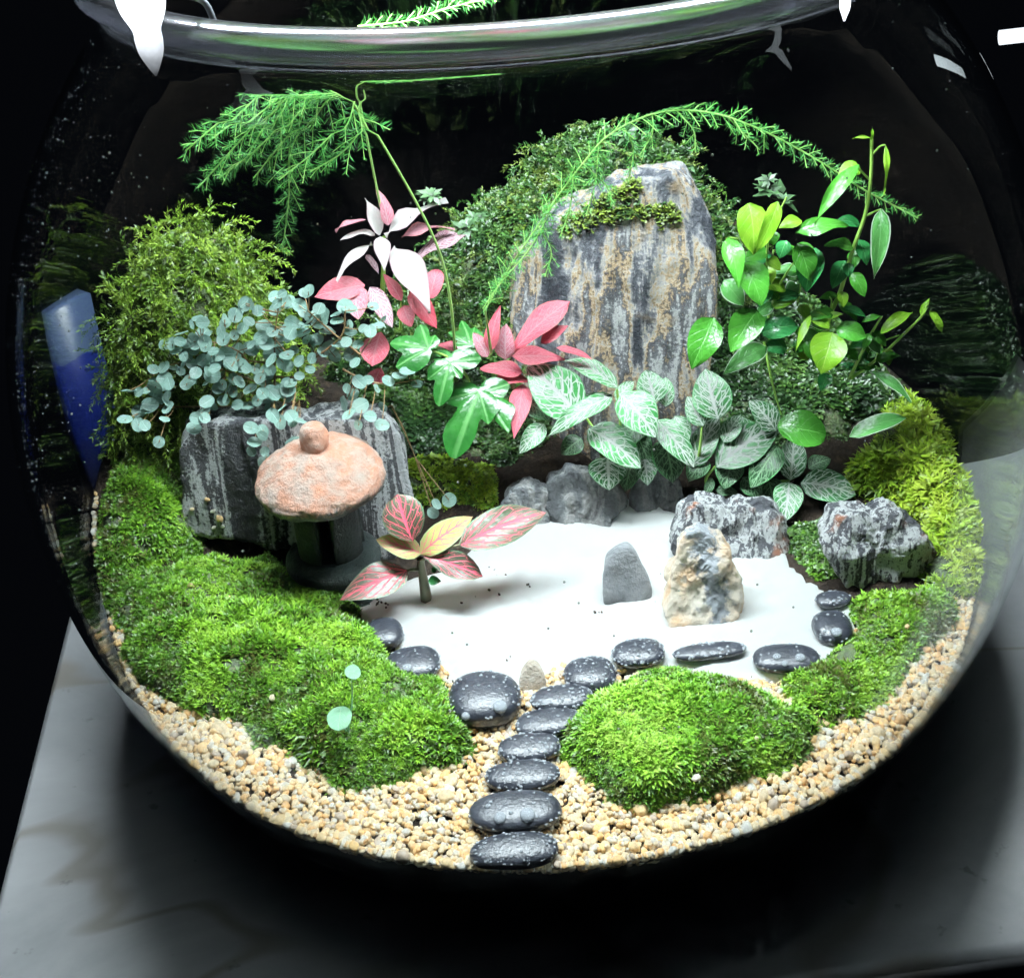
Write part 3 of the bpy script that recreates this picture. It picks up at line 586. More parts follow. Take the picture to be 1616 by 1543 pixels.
# ------------------------------------------------------------------ black pebbles
def pebble(label, x, y, w, h, rot=0, zc=None, n=110, dr=(.02, .055), big=(), flat=.62):
    z = 5.35 if zc is None else zc; c = un(x, y, z=z); k = ppc(c); a = w/2/k; hh = h/2/k
    v = c-C_P; pit = math.atan2(-v[2], math.hypot(v[0], v[1])); cz = hh*flat; by = math.sqrt(max(hh*hh-(cz*math.cos(pit))**2, .02))/math.sin(pit)
    g = np.random.default_rng(int(x*7+y)); V0, F = ico(4); e = np.array([a, by, cz])
    def surf(D):
        f = (np.abs(D)**2.5).sum(1)**(-1/2.5); return D*(f*(1+.05*fbm(D*.9+g.uniform(0, 60), 2)))[:, None]*e
    r = math.radians(-rot)-CAM['roll']*0; Rm = np.array([[math.cos(r), -math.sin(r)*.6, 0], [math.sin(r)*.6, math.cos(r), 0], [-math.sin(r)*0, 0, 1]])
    g = np.random.default_rng(int(x*7+y)); off = g.uniform(0, 60)
    def surf(D):
        f = (np.abs(D)**2.4).sum(1)**(-1/2.4); return (D*(f*(1+.045*fbm(D*.9+off, 2)))[:, None]*e) @ Rm.T+c
    b = c-np.array([0, 0, cz]); t = thing('black_pebble', label, 'pebble', b, 'polished black pebbles round the sand and path')
    mk('stone', surf(V0), F, M['pebble'], t)
    D = nrm(g.normal(size=(n*3, 3))*np.array([1, 1, .9])); D = D[D[:, 2] > .05][:n]; Pp = surf(D); Nn = nrm((Pp-c)/e**2)
    S, SF = ico(1); parts = []
    for q, nn in zip(Pp, Nn):
        s = dr[0]+(dr[1]-dr[0])*g.random()**2; A = nrm(np.cross(nn, (.3, .8, .2))); B = np.cross(nn, A); parts.append((q+s*(S[:, :1]*A+S[:, 1:2]*B+.75*S[:, 2:]*nn), SF))
    Vj, Fj = join(parts); o = mk('water_droplets', Vj, Fj, M['water'], t); o['kind'] = 'stuff'
    S, SF = ico(3)
    for bx, bz, s in big:
        D = nrm(np.array([[bx, -math.sqrt(max(.02, 1-bx*bx-bz*bz)), bz]])); q = surf(D)[0]; nn = nrm((q-c)/e**2); A = nrm(np.cross(nn, (.3, .8, .2))); B = np.cross(nn, A)
        mk('water_drop', q+s*(S[:, :1]*A+S[:, 1:2]*B+.6*S[:, 2:]*nn), SF, M['water'], t)
pebble('black pebble at the foot of the path, nearest the front glass', 811, 1334, 138, 54, 0, 5.2)
pebble('widest path pebble, second up from the front glass, with flat wet film', 813, 1276, 146, 62, 0, 5.25, 30, (.03, .08), [(-.3, .75, .16), (.25, .78, .2)])
pebble('third path pebble up from the front glass', 825, 1221, 116, 48, 2, 5.25)
pebble('fourth path pebble up from the front glass', 835, 1178, 98, 46, -4, 5.3)
pebble('fifth path pebble up, touching the moss dome', 865, 1139, 104, 46, -8, 5.35)
pebble('top path pebble beside the small speckled stone', 886, 1101, 96, 42, -6, 5.45)
pebble('large round black pebble with big water drops left of the path', 766, 1101, 112, 84, -5, 5.4, 60, (.03, .06), [(.35, .62, .2), (-.55, .35, .13)])
pebble('black pebble half covered by the front left moss', 652, 1049, 88, 56, -8, 5.35, 40, (.03, .06), [(-.2, .8, .14), (-.2, .4, .13)])
pebble('dark pebble in shade behind the front left moss', 606, 1000, 62, 50, -12, 5.3, 24)
pebble('tilted oval pebble above the top of the path', 931, 1065, 84, 58, -6, 5.4)
pebble('oval pebble at the sand edge above the moss dome', 1007, 1031, 84, 44, -3, 5.35)
pebble('thin flat pebble on the sand behind the moss dome', 1120, 1027, 116, 26, -4, 5.35, 40, (.04, .07))
pebble('large oval pebble on the sand right of the moss dome', 1241, 1039, 106, 46, 10, 5.35, 24, (.03, .05), [(.35, .85, .15), (-.3, .9, .12), (-.1, .7, .09)])
pebble('round pebble at the right end of the sand', 1313, 991, 62, 54, 0, 5.35, 24, (.03, .05), [(0, .75, .16)])
pebble('round pebble half buried in sand below the right striped rock', 1316, 946, 54, 26, 0, 5.4, 30)

# ------------------------------------------------------------------ stone lantern
lb = un(533, 924, z=5.15); lb = np.array([lb[0], lb[1], 5.05])
lan = thing('stone_lantern', 'small garden lantern with round weathered terracotta cap and dark pillar', 'lantern', lb)
m = NT('weathered_terracotta'); v = m.noise(m.coords(), 1.3, 6, .65); f = m.noise(m.coords(), 7, 6, .7)
c = m.ramp(v, [(.3, (.42, .18, .1)), (.45, (.5, .26, .18)), (.55, (.6, .42, .34)), (.68, (.66, .55, .49))])
geo = m.n('NewGeometry'); sp = m.n('SeparateXYZ'); m.link(geo.outputs['Normal'], sp.inputs[0])
tc = m.n('TexCoord'); so = m.n('SeparateXYZ'); m.link(tc.outputs['Object'], so.inputs[0])
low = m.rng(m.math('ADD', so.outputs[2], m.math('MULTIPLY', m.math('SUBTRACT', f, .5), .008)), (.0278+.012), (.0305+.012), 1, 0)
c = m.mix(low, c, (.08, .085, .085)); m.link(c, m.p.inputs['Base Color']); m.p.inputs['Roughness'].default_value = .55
m.bump(m.math('ADD', m.math('MULTIPLY', v, .6), f), .9, .0022); M['terra'] = m.m
M['lantern_dark'] = rock_mat('dark_glazed_clay', [(.3, (.007, .012, .011)), (.6, (.016, .024, .022)), (.75, (.04, .05, .045))], (1, 1, 1), (0, 0, 0), None, (.25, .5))
pr_ = spline([(0, 2.45), (1.2, 2.42), (1.75, 2.5), (1.98, 2.72), (2.03, 2.95), (1.9, 3.22), (1.5, 3.6), (1.0, 3.9), (.5, 4.02), (.0, 4.05)], 6)+np.array([0, 1.2])
V, F = lathe(pr_, 72); V = V*np.array([1, 1, 1])+V*0; rr_ = np.hypot(V[:, 0], V[:, 1]); V += nrm(V-np.array([0, 0, 3.9]))*(.06*fbm(V*1.6, 5)+.05*fbm(V*4.5, 4)*(rr_ > .6))[:, None]
mk('cap', V+lb, F, M['terra'], lan)
V, F = lathe(spline([(0, 3.9), (.34, 3.95), (.43, 4.2), (.42, 4.5), (.3, 4.75), (0, 4.84)], 5)+np.array([0, 1.2]), 40); V += .04*fbm(V*3, 4)[:, None]*nrm(V-np.array([0, 0, 5.3])); mk('knob', V+lb, F, M['terra'], lan)
# light chamber with four window openings
Vs = []
def arc_wall(a0, a1, r0, r1, z0, z1, n=8):
    a = np.linspace(a0, a1, n); V = np.array([(r*math.cos(t), r*math.sin(t), z) for t in a for r, z in ((r0, z0), (r1, z0), (r1, z1), (r0, z1))]); F = []
    for k in range(n-1):
        for q in range(4): F.append((k*4+q, (k+1)*4+q, (k+1)*4+(q+1) % 4, k*4+(q+1) % 4))
    F += [(0, 1, 2, 3), ((n-1)*4+3, (n-1)*4+2, (n-1)*4+1, (n-1)*4)]; return V, np.array(F)
for q in range(4):
    a0 = q*math.pi/2-.25; Vs.append(arc_wall(a0+.45, a0+math.pi/2-.02, .62, 1.05, 1.5, 3.64))
Vj, Fj = join(Vs+[arc_wall(0, 2*math.pi, .0, .93, 1.45, 1.6, 40), arc_wall(0, 2*math.pi, .0, .93, 3.4, 3.66, 40)]); mk('light_chamber', Vj+lb, Fj, M['lantern_dark'], lan, smooth=False)
V, F = lathe(spline([(0, .98), (.9, 1.0), (1.25, .92), (1.36, .75), (1.25, .58), (.95, .48), (.9, .3), (1.15, .12), (1.3, .0), (0, -.05)], 5)*np.array([1.12, 1.55]), 56); V += .02*fbm(V*3, 3)[:, None]*nrm(V); mk('base', V+lb, F, M['lantern_dark'], lan)

# ------------------------------------------------------------------ leaves
def crop(x0, y0, s): return lambda x, y: (x0+x/s, y0+y/s)
SH = {'ovate': lambda u: np.sin(np.pi*u**.75)**.75, 'lance': lambda u: np.sin(np.pi*u**.7)**1.0, 'round': lambda u: np.sqrt(np.maximum(0, 1-(2*u-1)**2)),
      'obov': lambda u: np.sin(np.pi*u**1.25)**.7, 'fan': lambda u: np.sin(np.pi*np.clip(u, 0, 1)**1.1)**.55}
LN = 0
def leaf(parent, mat, A, B, w, Y, k=.9, shape='ovate', fold=.25, curl=.12, roll=0.0, wave=.05, hint=(0, -.55, .83), nu=10, name='leaf'):
    """A, B: photo pixels of the leaf's base and tip; w: width in pixels; k: how far it leans to the viewer as it falls"""
    global LN; LN += 1; g = np.random.default_rng(LN*13+1)
    a = un(*A, Y=Y); s = ppc(a); dy = (B[1]-A[1])/s; b = un(*B, Y=Y-k*dy+g.normal(0, .05))
    L = np.linalg.norm(b-a); T = (b-a)/L; n0 = nrm(np.array(hint)+g.normal(0, .12, 3)); S = nrm(np.cross(T, n0)); N = np.cross(S, T)
    if roll: cr, sr = math.cos(roll), math.sin(roll); S, N = cr*S+sr*N, -sr*S+cr*N
    hw = w/2/s; u = (1-np.cos(np.linspace(0, math.pi, nu)))/2 if shape == 'round' else np.linspace(0, 1, nu); v = np.linspace(-1, 1, 7); sh = SH[shape](np.clip(u, .0, 1)); sh[0] = max(sh[0], .04); sh[-1] = max(sh[-1], .02)
    U, Vv = np.meshgrid(u, v, indexing='ij'); W = sh[:, None]*hw
    spine = a+T*(U*L)[..., None]+N*(curl*L*4*(U-U*U)*.8)[..., None]
    wav = wave*L*np.sin(U*9+g.uniform(0, 6))*np.abs(Vv)*np.sign(Vv+.01)*.5+wave*L*.6*vnoise(np.stack([U*3+LN, Vv*2, U*0], -1))
    V = spine+S*(Vv*W*(1-.15*fold))[..., None]+N*(fold*np.abs(Vv)**1.4*W*.7+wav*np.abs(Vv))[..., None]
    i, j = np.meshgrid(np.arange(nu-1), np.arange(6), indexing='ij'); F = np.stack([i*7+j, (i+1)*7+j, (i+1)*7+j+1, i*7+j+1], -1).reshape(-1, 4)
    uv = np.stack([U, Vv*.5+.5], -1).reshape(-1, 2)
    mk(name, inside(V.reshape(-1, 3), .08), F, M[mat], parent, uv=uv)
def stem(parent, px, Ys, r, mat='stem_green', name='stem'):
    Ys = np.interp(np.linspace(0, 1, len(px)), np.linspace(0, 1, len(Ys)), Ys) if len(Ys) != len(px) else Ys
    P = spline([un(x, y, Y=yy) for (x, y), yy in zip(px, Ys)], 6) if len(px) > 1 else None
    V, F = tube(P, np.linspace(r, r*.6, len(P)), 6); mk(name, inside(V, .08), F, M[mat], parent)
# --- red-veined plant on the sand
G = crop(520, 740, 4.489); YB = -2.6
pb = un(*G(690, 945), z=5.15)
t = thing('red_veined_plant', 'dark-leaved plant with pink-red veins standing alone on the white sand', 'plant', pb)
stem(t, [G(690, 955), G(670, 820), G(640, 640)], [pb[1], pb[1], pb[1]-.1], .2, 'stem_dark')
stem(t, [G(650, 660), G(720, 600), G(930, 540)], [pb[1]-.1], .07, 'stem_dark')
stem(t, [G(650, 720), G(600, 715), G(540, 730)], [pb[1]-.1], .07, 'stem_dark')
yb = pb[1]-.1
leaf(t, 'fit_red', G(585, 515), G(500, 190), 330, 0, 0) if False else None
for a, b, w, mt, k, sh, fo in [((588, 515), (480, 185), 70, 'fit_red', .5, 'fan', .1), ((920, 545), (1535, 315), 66, 'fit_red', .8, 'ovate', .1), ((560, 725), (75, 930), 62, 'fit_red', .9, 'ovate', .15),
                         ((660, 620), (1085, 765), 46, 'fit_red', .7, 'obov', .3), ((640, 605), (1015, 345), 46, 'fit_young', .7, 'ovate', .2), ((650, 605), (330, 505), 40, 'fit_young', .7, 'ovate', .25)]:
    leaf(t, mt, G(*a), G(*b), w, yb, k, sh, fo, .12)
leaf(t, 'ficus_dark', G(700, 790), G(790, 800), 16, yb-.2, .5); leaf(t, 'ficus_dark', G(730, 740), G(760, 690), 9, yb-.1, .5)
# --- white plant and the pink plants
W = crop(480, 280, 5.143); YW = 5.0
pw = un(*W(640, 640), Y=YW); t = thing('white_leaved_plant', 'white and pale pink leaved plant in front of the dark glass', 'plant', (pw[0], pw[1]+.3, terr(pw[0], pw[1]+.3)))
stem(t, [W(620, 1150), W(640, 800), W(645, 500)], [YW+.4, YW+.2, YW], .1, 'stem_green')
for a, b, w, mt, k in [((610, 490), (490, 190), 27, 'fit_white', .3), ((680, 410), (585, 110), 25, 'fit_pinklight', .2), ((660, 500), (1165, 215), 29, 'fit_white', .3), ((500, 365), (250, 455), 15, 'fit_pinklight', .5),
                    ((570, 475), (290, 530), 20, 'fit_white', .9), ((550, 560), (260, 860), 27, 'fit_white', 1.0), ((620, 500), (650, 775), 28, 'fit_white', 1.0), ((740, 590), (1025, 1105), 52, 'fit_white', 1.0),
                    ((900, 690), (1350, 485), 40, 'fit_pinkvein', .4), ((790, 500), (1225, 440), 22, 'fit_pinklight', .6), ((500, 650), (605, 805), 14, 'fit_pinkvein', .8)]:
    leaf(t, mt, W(*a), W(*b), w, YW, k, 'lance', .2, .14, 0, .08, (0, -.2, .97))
t = thing('pink_plant', 'low pink-leaved plant tucked under the white plant by the silver leaves', 'plant', (pw[0]-.5, 4.4, terr(pw[0]-.5, 4.4)))
stem(t, [W(780, 1250), W(785, 1030)], [4.4, 4.2], .06)
for a, b, w, mt, sh in [((790, 1020), (640, 800), 21, 'fit_pink', 'ovate'), ((1020, 1000), (1090, 765), 32, 'fit_pink', 'round'), ((800, 1060), (870, 1230), 29, 'fit_pink', 'ovate'), ((860, 930), (1075, 1240), 34, 'fit_darkred', 'ovate'),
                    ((530, 910), (715, 1235), 32, 'fit_pinkvein', 'ovate'), ((490, 890), (80, 985), 42, 'fit_pink', 'ovate'), ((400, 900), (440, 1170), 44, 'fit_pinklight', 'ovate'), ((620, 1270), (550, 1545), 50, 'fit_pink', 'obov'), ((1285, 1410), (1060, 1375), 18, 'fit_pink', 'lance'), ((620, 1560), (560, 1700), 30, 'fit_pink', 'obov')]:
    leaf(t, mt, W(*a), W(*b), w, 4.2, .8, sh, .2, .1)
E_ = crop(540, 440, 2.967); YP = 3.0
pp = un(*E_(790, 390), Y=YP); t = thing('pink_plant', 'bright pink-leaved plant against the left foot of the tall rock', 'plant', (pp[0], pp[1]+.1, terr(pp[0], pp[1]+.1)))
stem(t, [E_(800, 520), E_(790, 385)], [YP+.2, YP], .08, 'stem_brown')
for a, b, w, mt, k, sh in [((800, 350), (1065, 115), 46, 'fit_pink', .4, 'obov'), ((690, 350), (742, 135), 25, 'fit_pink', .3, 'lance'), ((765, 385), (770, 220), 36, 'fit_pinklight', .3, 'ovate'), ((680, 375), (612, 260), 24, 'fit_pinklight', .3, 'ovate'),
                       ((795, 372), (1045, 385), 32, 'fit_pink', .9, 'lance'), ((845, 450), (645, 428), 31, 'fit_pink', .9, 'ovate'), ((1005, 330), (1175, 388), 16, 'fit_pink', .7, 'lance'), ((930, 310), (1060, 228), 24, 'fit_darkred', .3, 'ovate'), ((850, 500), (805, 755), 37, 'fit_pink', .9, 'lance'), ((720, 470), (880, 490), 26, 'fit_darkred', .9, 'ovate')]:
    leaf(t, mt, E_(*a), E_(*b), w, YP-(.4 if k > .6 else 0), k, sh, .2, .12)
# --- white-veined green plants
Vc = crop(800, 540, 2.786); YV = 1.6
def fitt(label, base, specs, Y, stems):
    p = un(*Vc(*base), Y=Y); t = thing('white_veined_plant', label, 'plant', (p[0], p[1]+.8, terr(p[0], p[1]+.8)), 'white-veined plants below the tall rock')
    for s in stems: stem(t, [Vc(*q) for q in s], [Y+.5, Y+.1, Y], .07, 'stem_green')
    for a, b, w, mt, dY in specs: leaf(t, mt, Vc(*a), Vc(*b), w/2.786*1.1, Y+dY, .75, 'ovate', .18, .14, nu=12)
fitt('white-veined green plant in front of the tall rock, beside the pink leaves', (520, 330), [((320, 335), (90, 105), 205, 'fit_green', -.1), ((485, 205), (245, 85), 95, 'fit_green', .4), ((650, 275), (610, 130), 135, 'fit_green', .3), ((700, 290), (700, 160), 70, 'fit_green', .45), ((500, 235), (655, 425), 175, 'fit_green', -.1),
     ((465, 245), (185, 415), 90, 'fit_green', -.2), ((360, 385), (590, 560), 165, 'fit_green', -.3), ((445, 505), (450, 655), 165, 'fit_green', -.5), ((600, 500), (620, 635), 100, 'fit_green', -.35), ((660, 345), (825, 555), 115, 'fit_green', -.1), ((690, 430), (730, 625), 150, 'fit_greendark', .05), ((165, 365), (55, 495), 85, 'fit_green', .1), ((90, 270), (200, 350), 90, 'fit_greendark', .6), ((565, 400), (625, 530), 90, 'fit_greendark', .2), ((480, 260), (560, 180), 60, 'fit_green', .1), ((600, 330), (520, 470), 120, 'fit_greendark', .35), ((420, 300), (330, 240), 90, 'fit_greendark', .5), ((330, 430), (240, 500), 90, 'fit_greendark', .35), ((640, 560), (700, 680), 110, 'fit_greendark', .25), ((560, 520), (520, 660), 110, 'fit_greendark', .1), ((740, 330), (790, 460), 90, 'fit_green', .35)],
     YV, [((480, 560), (500, 380), (485, 215)), ((700, 520), (660, 400), (560, 260)), ((420, 520), (400, 420), (350, 340))])
fitt('white-veined green plant in front of the leafy creeper, right of the tall rock', (1000, 560), [((930, 345), (875, 125), 165, 'fit_green', .3), ((865, 375), (795, 245), 85, 'fit_green', .3), ((815, 555), (935, 335), 115, 'fit_green', .0), ((925, 555), (1205, 365), 190, 'fit_green', -.2), ((1185, 395), (1070, 262), 115, 'fit_green', .3), ((955, 445), (1030, 325), 85, 'fit_green', .2),
     ((1195, 460), (1075, 645), 130, 'fit_greendark', .1), ((1250, 612), (1268, 412), 118, 'fit_green', -.3), ((1245, 618), (1222, 795), 125, 'fit_green', -.6), ((1298, 622), (1540, 675), 150, 'fit_green', -.5), ((920, 655), (1020, 672), 50, 'fit_greendark', -.2), ((905, 600), (865, 690), 40, 'fit_greendark', -.1), ((1000, 520), (960, 650), 120, 'fit_greendark', .25), ((880, 520), (800, 620), 100, 'fit_greendark', .3), ((1090, 480), (1010, 330), 110, 'fit_green', .35), ((1150, 600), (1180, 740), 110, 'fit_greendark', .0), ((1330, 560), (1430, 520), 80, 'fit_greendark', .2), ((1040, 600), (1120, 690), 90, 'fit_greendark', -.1)],
     YV-.5, [((880, 640), (880, 600), (920, 550)), ((1150, 660), (1200, 620), (1248, 615)), ((830, 600), (850, 480), (860, 380))])
# --- ivy
def ivy(t, Cpx, tips, Y, k=.7, sinus=.62):
    global LN; LN += 1
    c = un(*Cpx, Y=Y); s = ppc(c); n0 = nrm(np.array((.05, -.6, .8))+rng.normal(0, .1, 3)); ax = nrm(np.cross(n0, (0, 0, 1))); ay = np.cross(n0, ax)
    Q = np.array([un(*q, Y=Y-k*(q[1]-Cpx[1])/s)-c for q in tips]); Q = Q-np.outer(Q@n0, n0)*.4
    px_, py_ = Q@ax, Q@ay; an = np.arctan2(py_, px_); ln = np.hypot(px_, py_); o = np.argsort(an); an, ln = an[o], ln[o]
    th = np.linspace(-math.pi, math.pi, 73)[:-1]; R = np.zeros(72); vd = np.zeros(72)
    for q, a in enumerate(th):
        d = np.abs((a-an+math.pi) % (2*math.pi)-math.pi); j = np.argmin(d); d2 = np.partition(d, 1)[1]
        gap = d[j]+d2; x = d[j]/max(gap/2, 1e-3); low = sinus if gap < 1.9 else .28
        R[q] = ln[j]*max(.12, (1-(1-low)*np.clip(x, 0, 1)**.95)) if gap < 1.9 else ln[j]*max(.12, 1-(1-.15)*np.clip(d[j]/1.5, 0, 1)**1.1); vd[q] = d[j]
    R = np.convolve(np.r_[R[-1:], R, R[:1]], [.2, .6, .2], 'valid')
    V, uv, nr_ = [], [], 7
    for r in np.linspace(0, 1, nr_):
        for q, a in enumerate(th):
            rr = R[q]*r; V.append(c+ax*math.cos(a)*rr+ay*math.sin(a)*rr+n0*(.1*rr*math.cos(3*a)*r*.5-.22*r*r*R[q]*.5-.05*np.exp(-(vd[q]/.12)**2)*r)); uv.append((r, vd[q]*r))
    i, j = np.meshgrid(np.arange(nr_-1), np.arange(72), indexing='ij'); F = np.stack([i*72+j, (i+1)*72+j, (i+1)*72+(j+1) % 72, i*72+(j+1) % 72], -1).reshape(-1, 4)
    mk('leaf', V, F, M['ivy'], t, uv=uv)
YI = 1.9; pi_ = un(*E_(560, 560), Y=YI); t = thing('ivy', 'glossy green ivy sprig with lobed wet leaves between the pink plants', 'ivy', (pi_[0], pi_[1]+.8, terr(pi_[0], pi_[1]+.8)))
stem(t, [E_(600, 640), E_(590, 480), E_(500, 380), E_(405, 340)], [YI+.6, YI+.4, YI+.3, YI+.3], .06)
ivy(t, E_(405, 335), [E_(345, 165), E_(195, 262), E_(235, 405), E_(430, 250)], YI+.2)
ivy(t, E_(505, 400), [E_(445, 615), E_(655, 365), E_(560, 480), E_(420, 335), E_(395, 480)], YI+.1)
ivy(t, E_(640, 535), [E_(510, 865), E_(465, 570), E_(690, 700)], YI-.1)
ivy(t, E_(650, 545), [E_(800, 765), E_(785, 490), E_(690, 640)], YI-.05)
ivy(t, E_(605, 320), [E_(490, 225), E_(560, 155), E_(520, 300), E_(620, 200)], YI+1.6)
# --- silver-leaved trailing plant
YR = float(onT(470, 880)[1]); YS = 1.7
Pc = crop(180, 440, 5.143)
pil = [(Pc, q) for q in [(185,930),(305,745),(450,735),(420,960),(280,1030),(320,890),(435,860),(190,1085),(400,1150),(240,1200),(575,870),(655,775),(715,690),(710,460),(730,530),(590,540),(460,540),(640,600),(800,600),(820,700),(750,850),(840,900),(870,790),(945,720),(1070,740),(1010,850),(960,930),(1150,740),(1190,490),(1280,440),(1340,550),(1255,650),(1460,590),(975,310),(1090,360),(1160,270),(1300,160),(1300,265),(1390,200),(1500,230),(1440,370),(1060,210),(620,385),(710,350),(970,470),(890,340),(1235,880),(1200,940),(1290,950),(1160,1000),(1265,1045),(1360,1060),(1370,940),(1430,930),(1080,1040),(880,1000),(780,1040),(730,1140),(660,1140),(1340,1170),(1440,1120),(1110,1410),(1200,1250),(1220,1410),(1480,1340),(1530,450),(1500,800),(1000,590),(1110,590),(1400,720),(1390,640),(560,640),(900,620),(1180,820),(1500,680),(1420,480),(530,760)]]
pil += [(W, q) for q in [(120,1080),(120,1185),(30,1140),(265,1180),(365,1210),(330,1060),(560,1060),(590,1220),(20,1330),(95,1330),(270,1370),(340,1350),(250,1470),(435,1370),(30,940),(640,1170),(380,1450),(180,1270),(150,1430),(60,1480),(480,1240)]]
pil += [(E_, q) for q in [(305,440),(350,500),(270,460),(215,485),(160,520),(120,480),(80,490),(50,550),(85,600),(190,605),(75,690),(185,690),(20,520),(60,400),(30,640),(130,650),(10,590),(440,1060),(500,1040),(425,1100)]]
p0_ = un(430, 560, Y=YS); t = thing('silver_trailing_plant', 'trailing plant with small round silver blue leaves above the striped rock', 'plant', (p0_[0], p0_[1]+.6, terr(p0_[0], p0_[1]+.6)))
PST = [(Pc, [(1500,1040),(1250,900),(900,760),(500,700),(300,800)]), (Pc, [(1543,820),(1180,780),(1000,600),(700,500)]), (Pc, [(1300,900),(1300,500),(1330,250)]), (Pc, [(1500,1000),(1350,1150),(1200,1350)]), (E_, [(0,430),(80,470),(200,500),(340,480)]), (W, [(60,1500),(300,1300),(330,1100)]), (E_, [(230,600),(290,720),(340,840)]), (Pc, [(1500,1100),(1000,1050),(600,1050),(250,1050)]), (Pc, [(1300,700),(800,650),(450,600)]), (W, [(450,1450),(200,1250),(30,1100)])]
for cr, sk in PST:
    stem(t, [cr(*q) for q in sk], [YS+.15], .035, 'stem_brown')
pil += [(Pc, (q[0]+rng.normal(0, 70), q[1]+rng.normal(0, 60))) for cr_, q in pil[:76] if rng.random() < .95]+[(Pc, (q[0]+rng.normal(0, 80), q[1]+rng.normal(0, 70))) for cr_, q in pil[:76] if rng.random() < .5]+[(W, (q[0]+rng.normal(0, 60), q[1]+rng.normal(0, 50))) for cr_, q in pil[77:98] if rng.random() < .6]
pet = []; SPT = np.vstack([np.array([un(*cr(*q), Y=YS+.15) for q in sk]) if False else spline([un(*cr(*q), Y=YS+.15) for q in sk], 6) for cr, sk in PST])
for cr, q in pil:
    x, y = cr(*q); g = rng.normal(size=4); a = rng.uniform(0, 6.28); r = rng.uniform(8.5, 14)
    yy = YS+.25*g[0]+(x-430)*.001-(y-560)/50*.35
    if y > 655 and x < 640: yy = YR-.3
    if y > 780: yy = .8
    hint = nrm(np.array([.6*g[1], -.55+.5*g[2], .75])); dx, dy = math.cos(a)*r, math.sin(a)*r*.85
    cn = un(x, y, Y=yy); k_ = np.argmin(np.linalg.norm(SPT-cn, axis=1)); e_ = SPT[k_]; pet.append(tube(np.array([e_, (e_+cn)/2+np.array([0, .12, -.1]), cn+np.array([0, .03, -.03])]), .016, 4))
    leaf(t, 'pilea', (x-dx, y-dy), (x+dx, y+dy), 2*r*rng.uniform(.8, .98), yy, .75, 'round', .28, -.08, 0, .05, hint, 10)
Vj, Fj = join(pet); mk('petioles', inside(Vj, .08), Fj, M['stem_brown'], t)
# --- leafy creeper on the right
Xc = crop(1060, 200, 3.507); YF = 1.2
pf = un(*Xc(900, 1400), Y=YF+1); t = thing('leafy_creeper', 'tall green creeping plant with upright shoots by the right glass', 'plant', (pf[0], pf[1], terr(pf[0], pf[1])))
for sk, r in [([(860,1400),(870,1100),(940,920),(1010,690),(1080,490),(1110,290),(1115,80)], .085), ([(545,1180),(535,870),(530,760),(545,600),(640,400)], .05), ([(480,900),(380,730),(372,640),(320,625)], .045), ([(990,1400),(1070,1240),(1120,1140),(1170,1060)], .06), ([(1000,1400),(1150,1290),(1280,1170),(1400,1050),(1430,980)], .06), ([(515,1200),(560,1420),(610,1600)], .05), ([(590,900),(640,820),(680,760)], .04), ([(1090,500),(1130,480),(1165,465)], .04), ([(1100,300),(1060,260),(1040,235)], .04), ([(1125,160),(1160,120),(1190,110)], .035), ([(870,1100),(890,980),(880,950)], .03), ([(1140,1290),(1180,1200),(1270,1160)], .035)]:
    stem(t, [Xc(*q) for q in sk], [YF+.6, YF+.2, YF], r, 'stem_green')
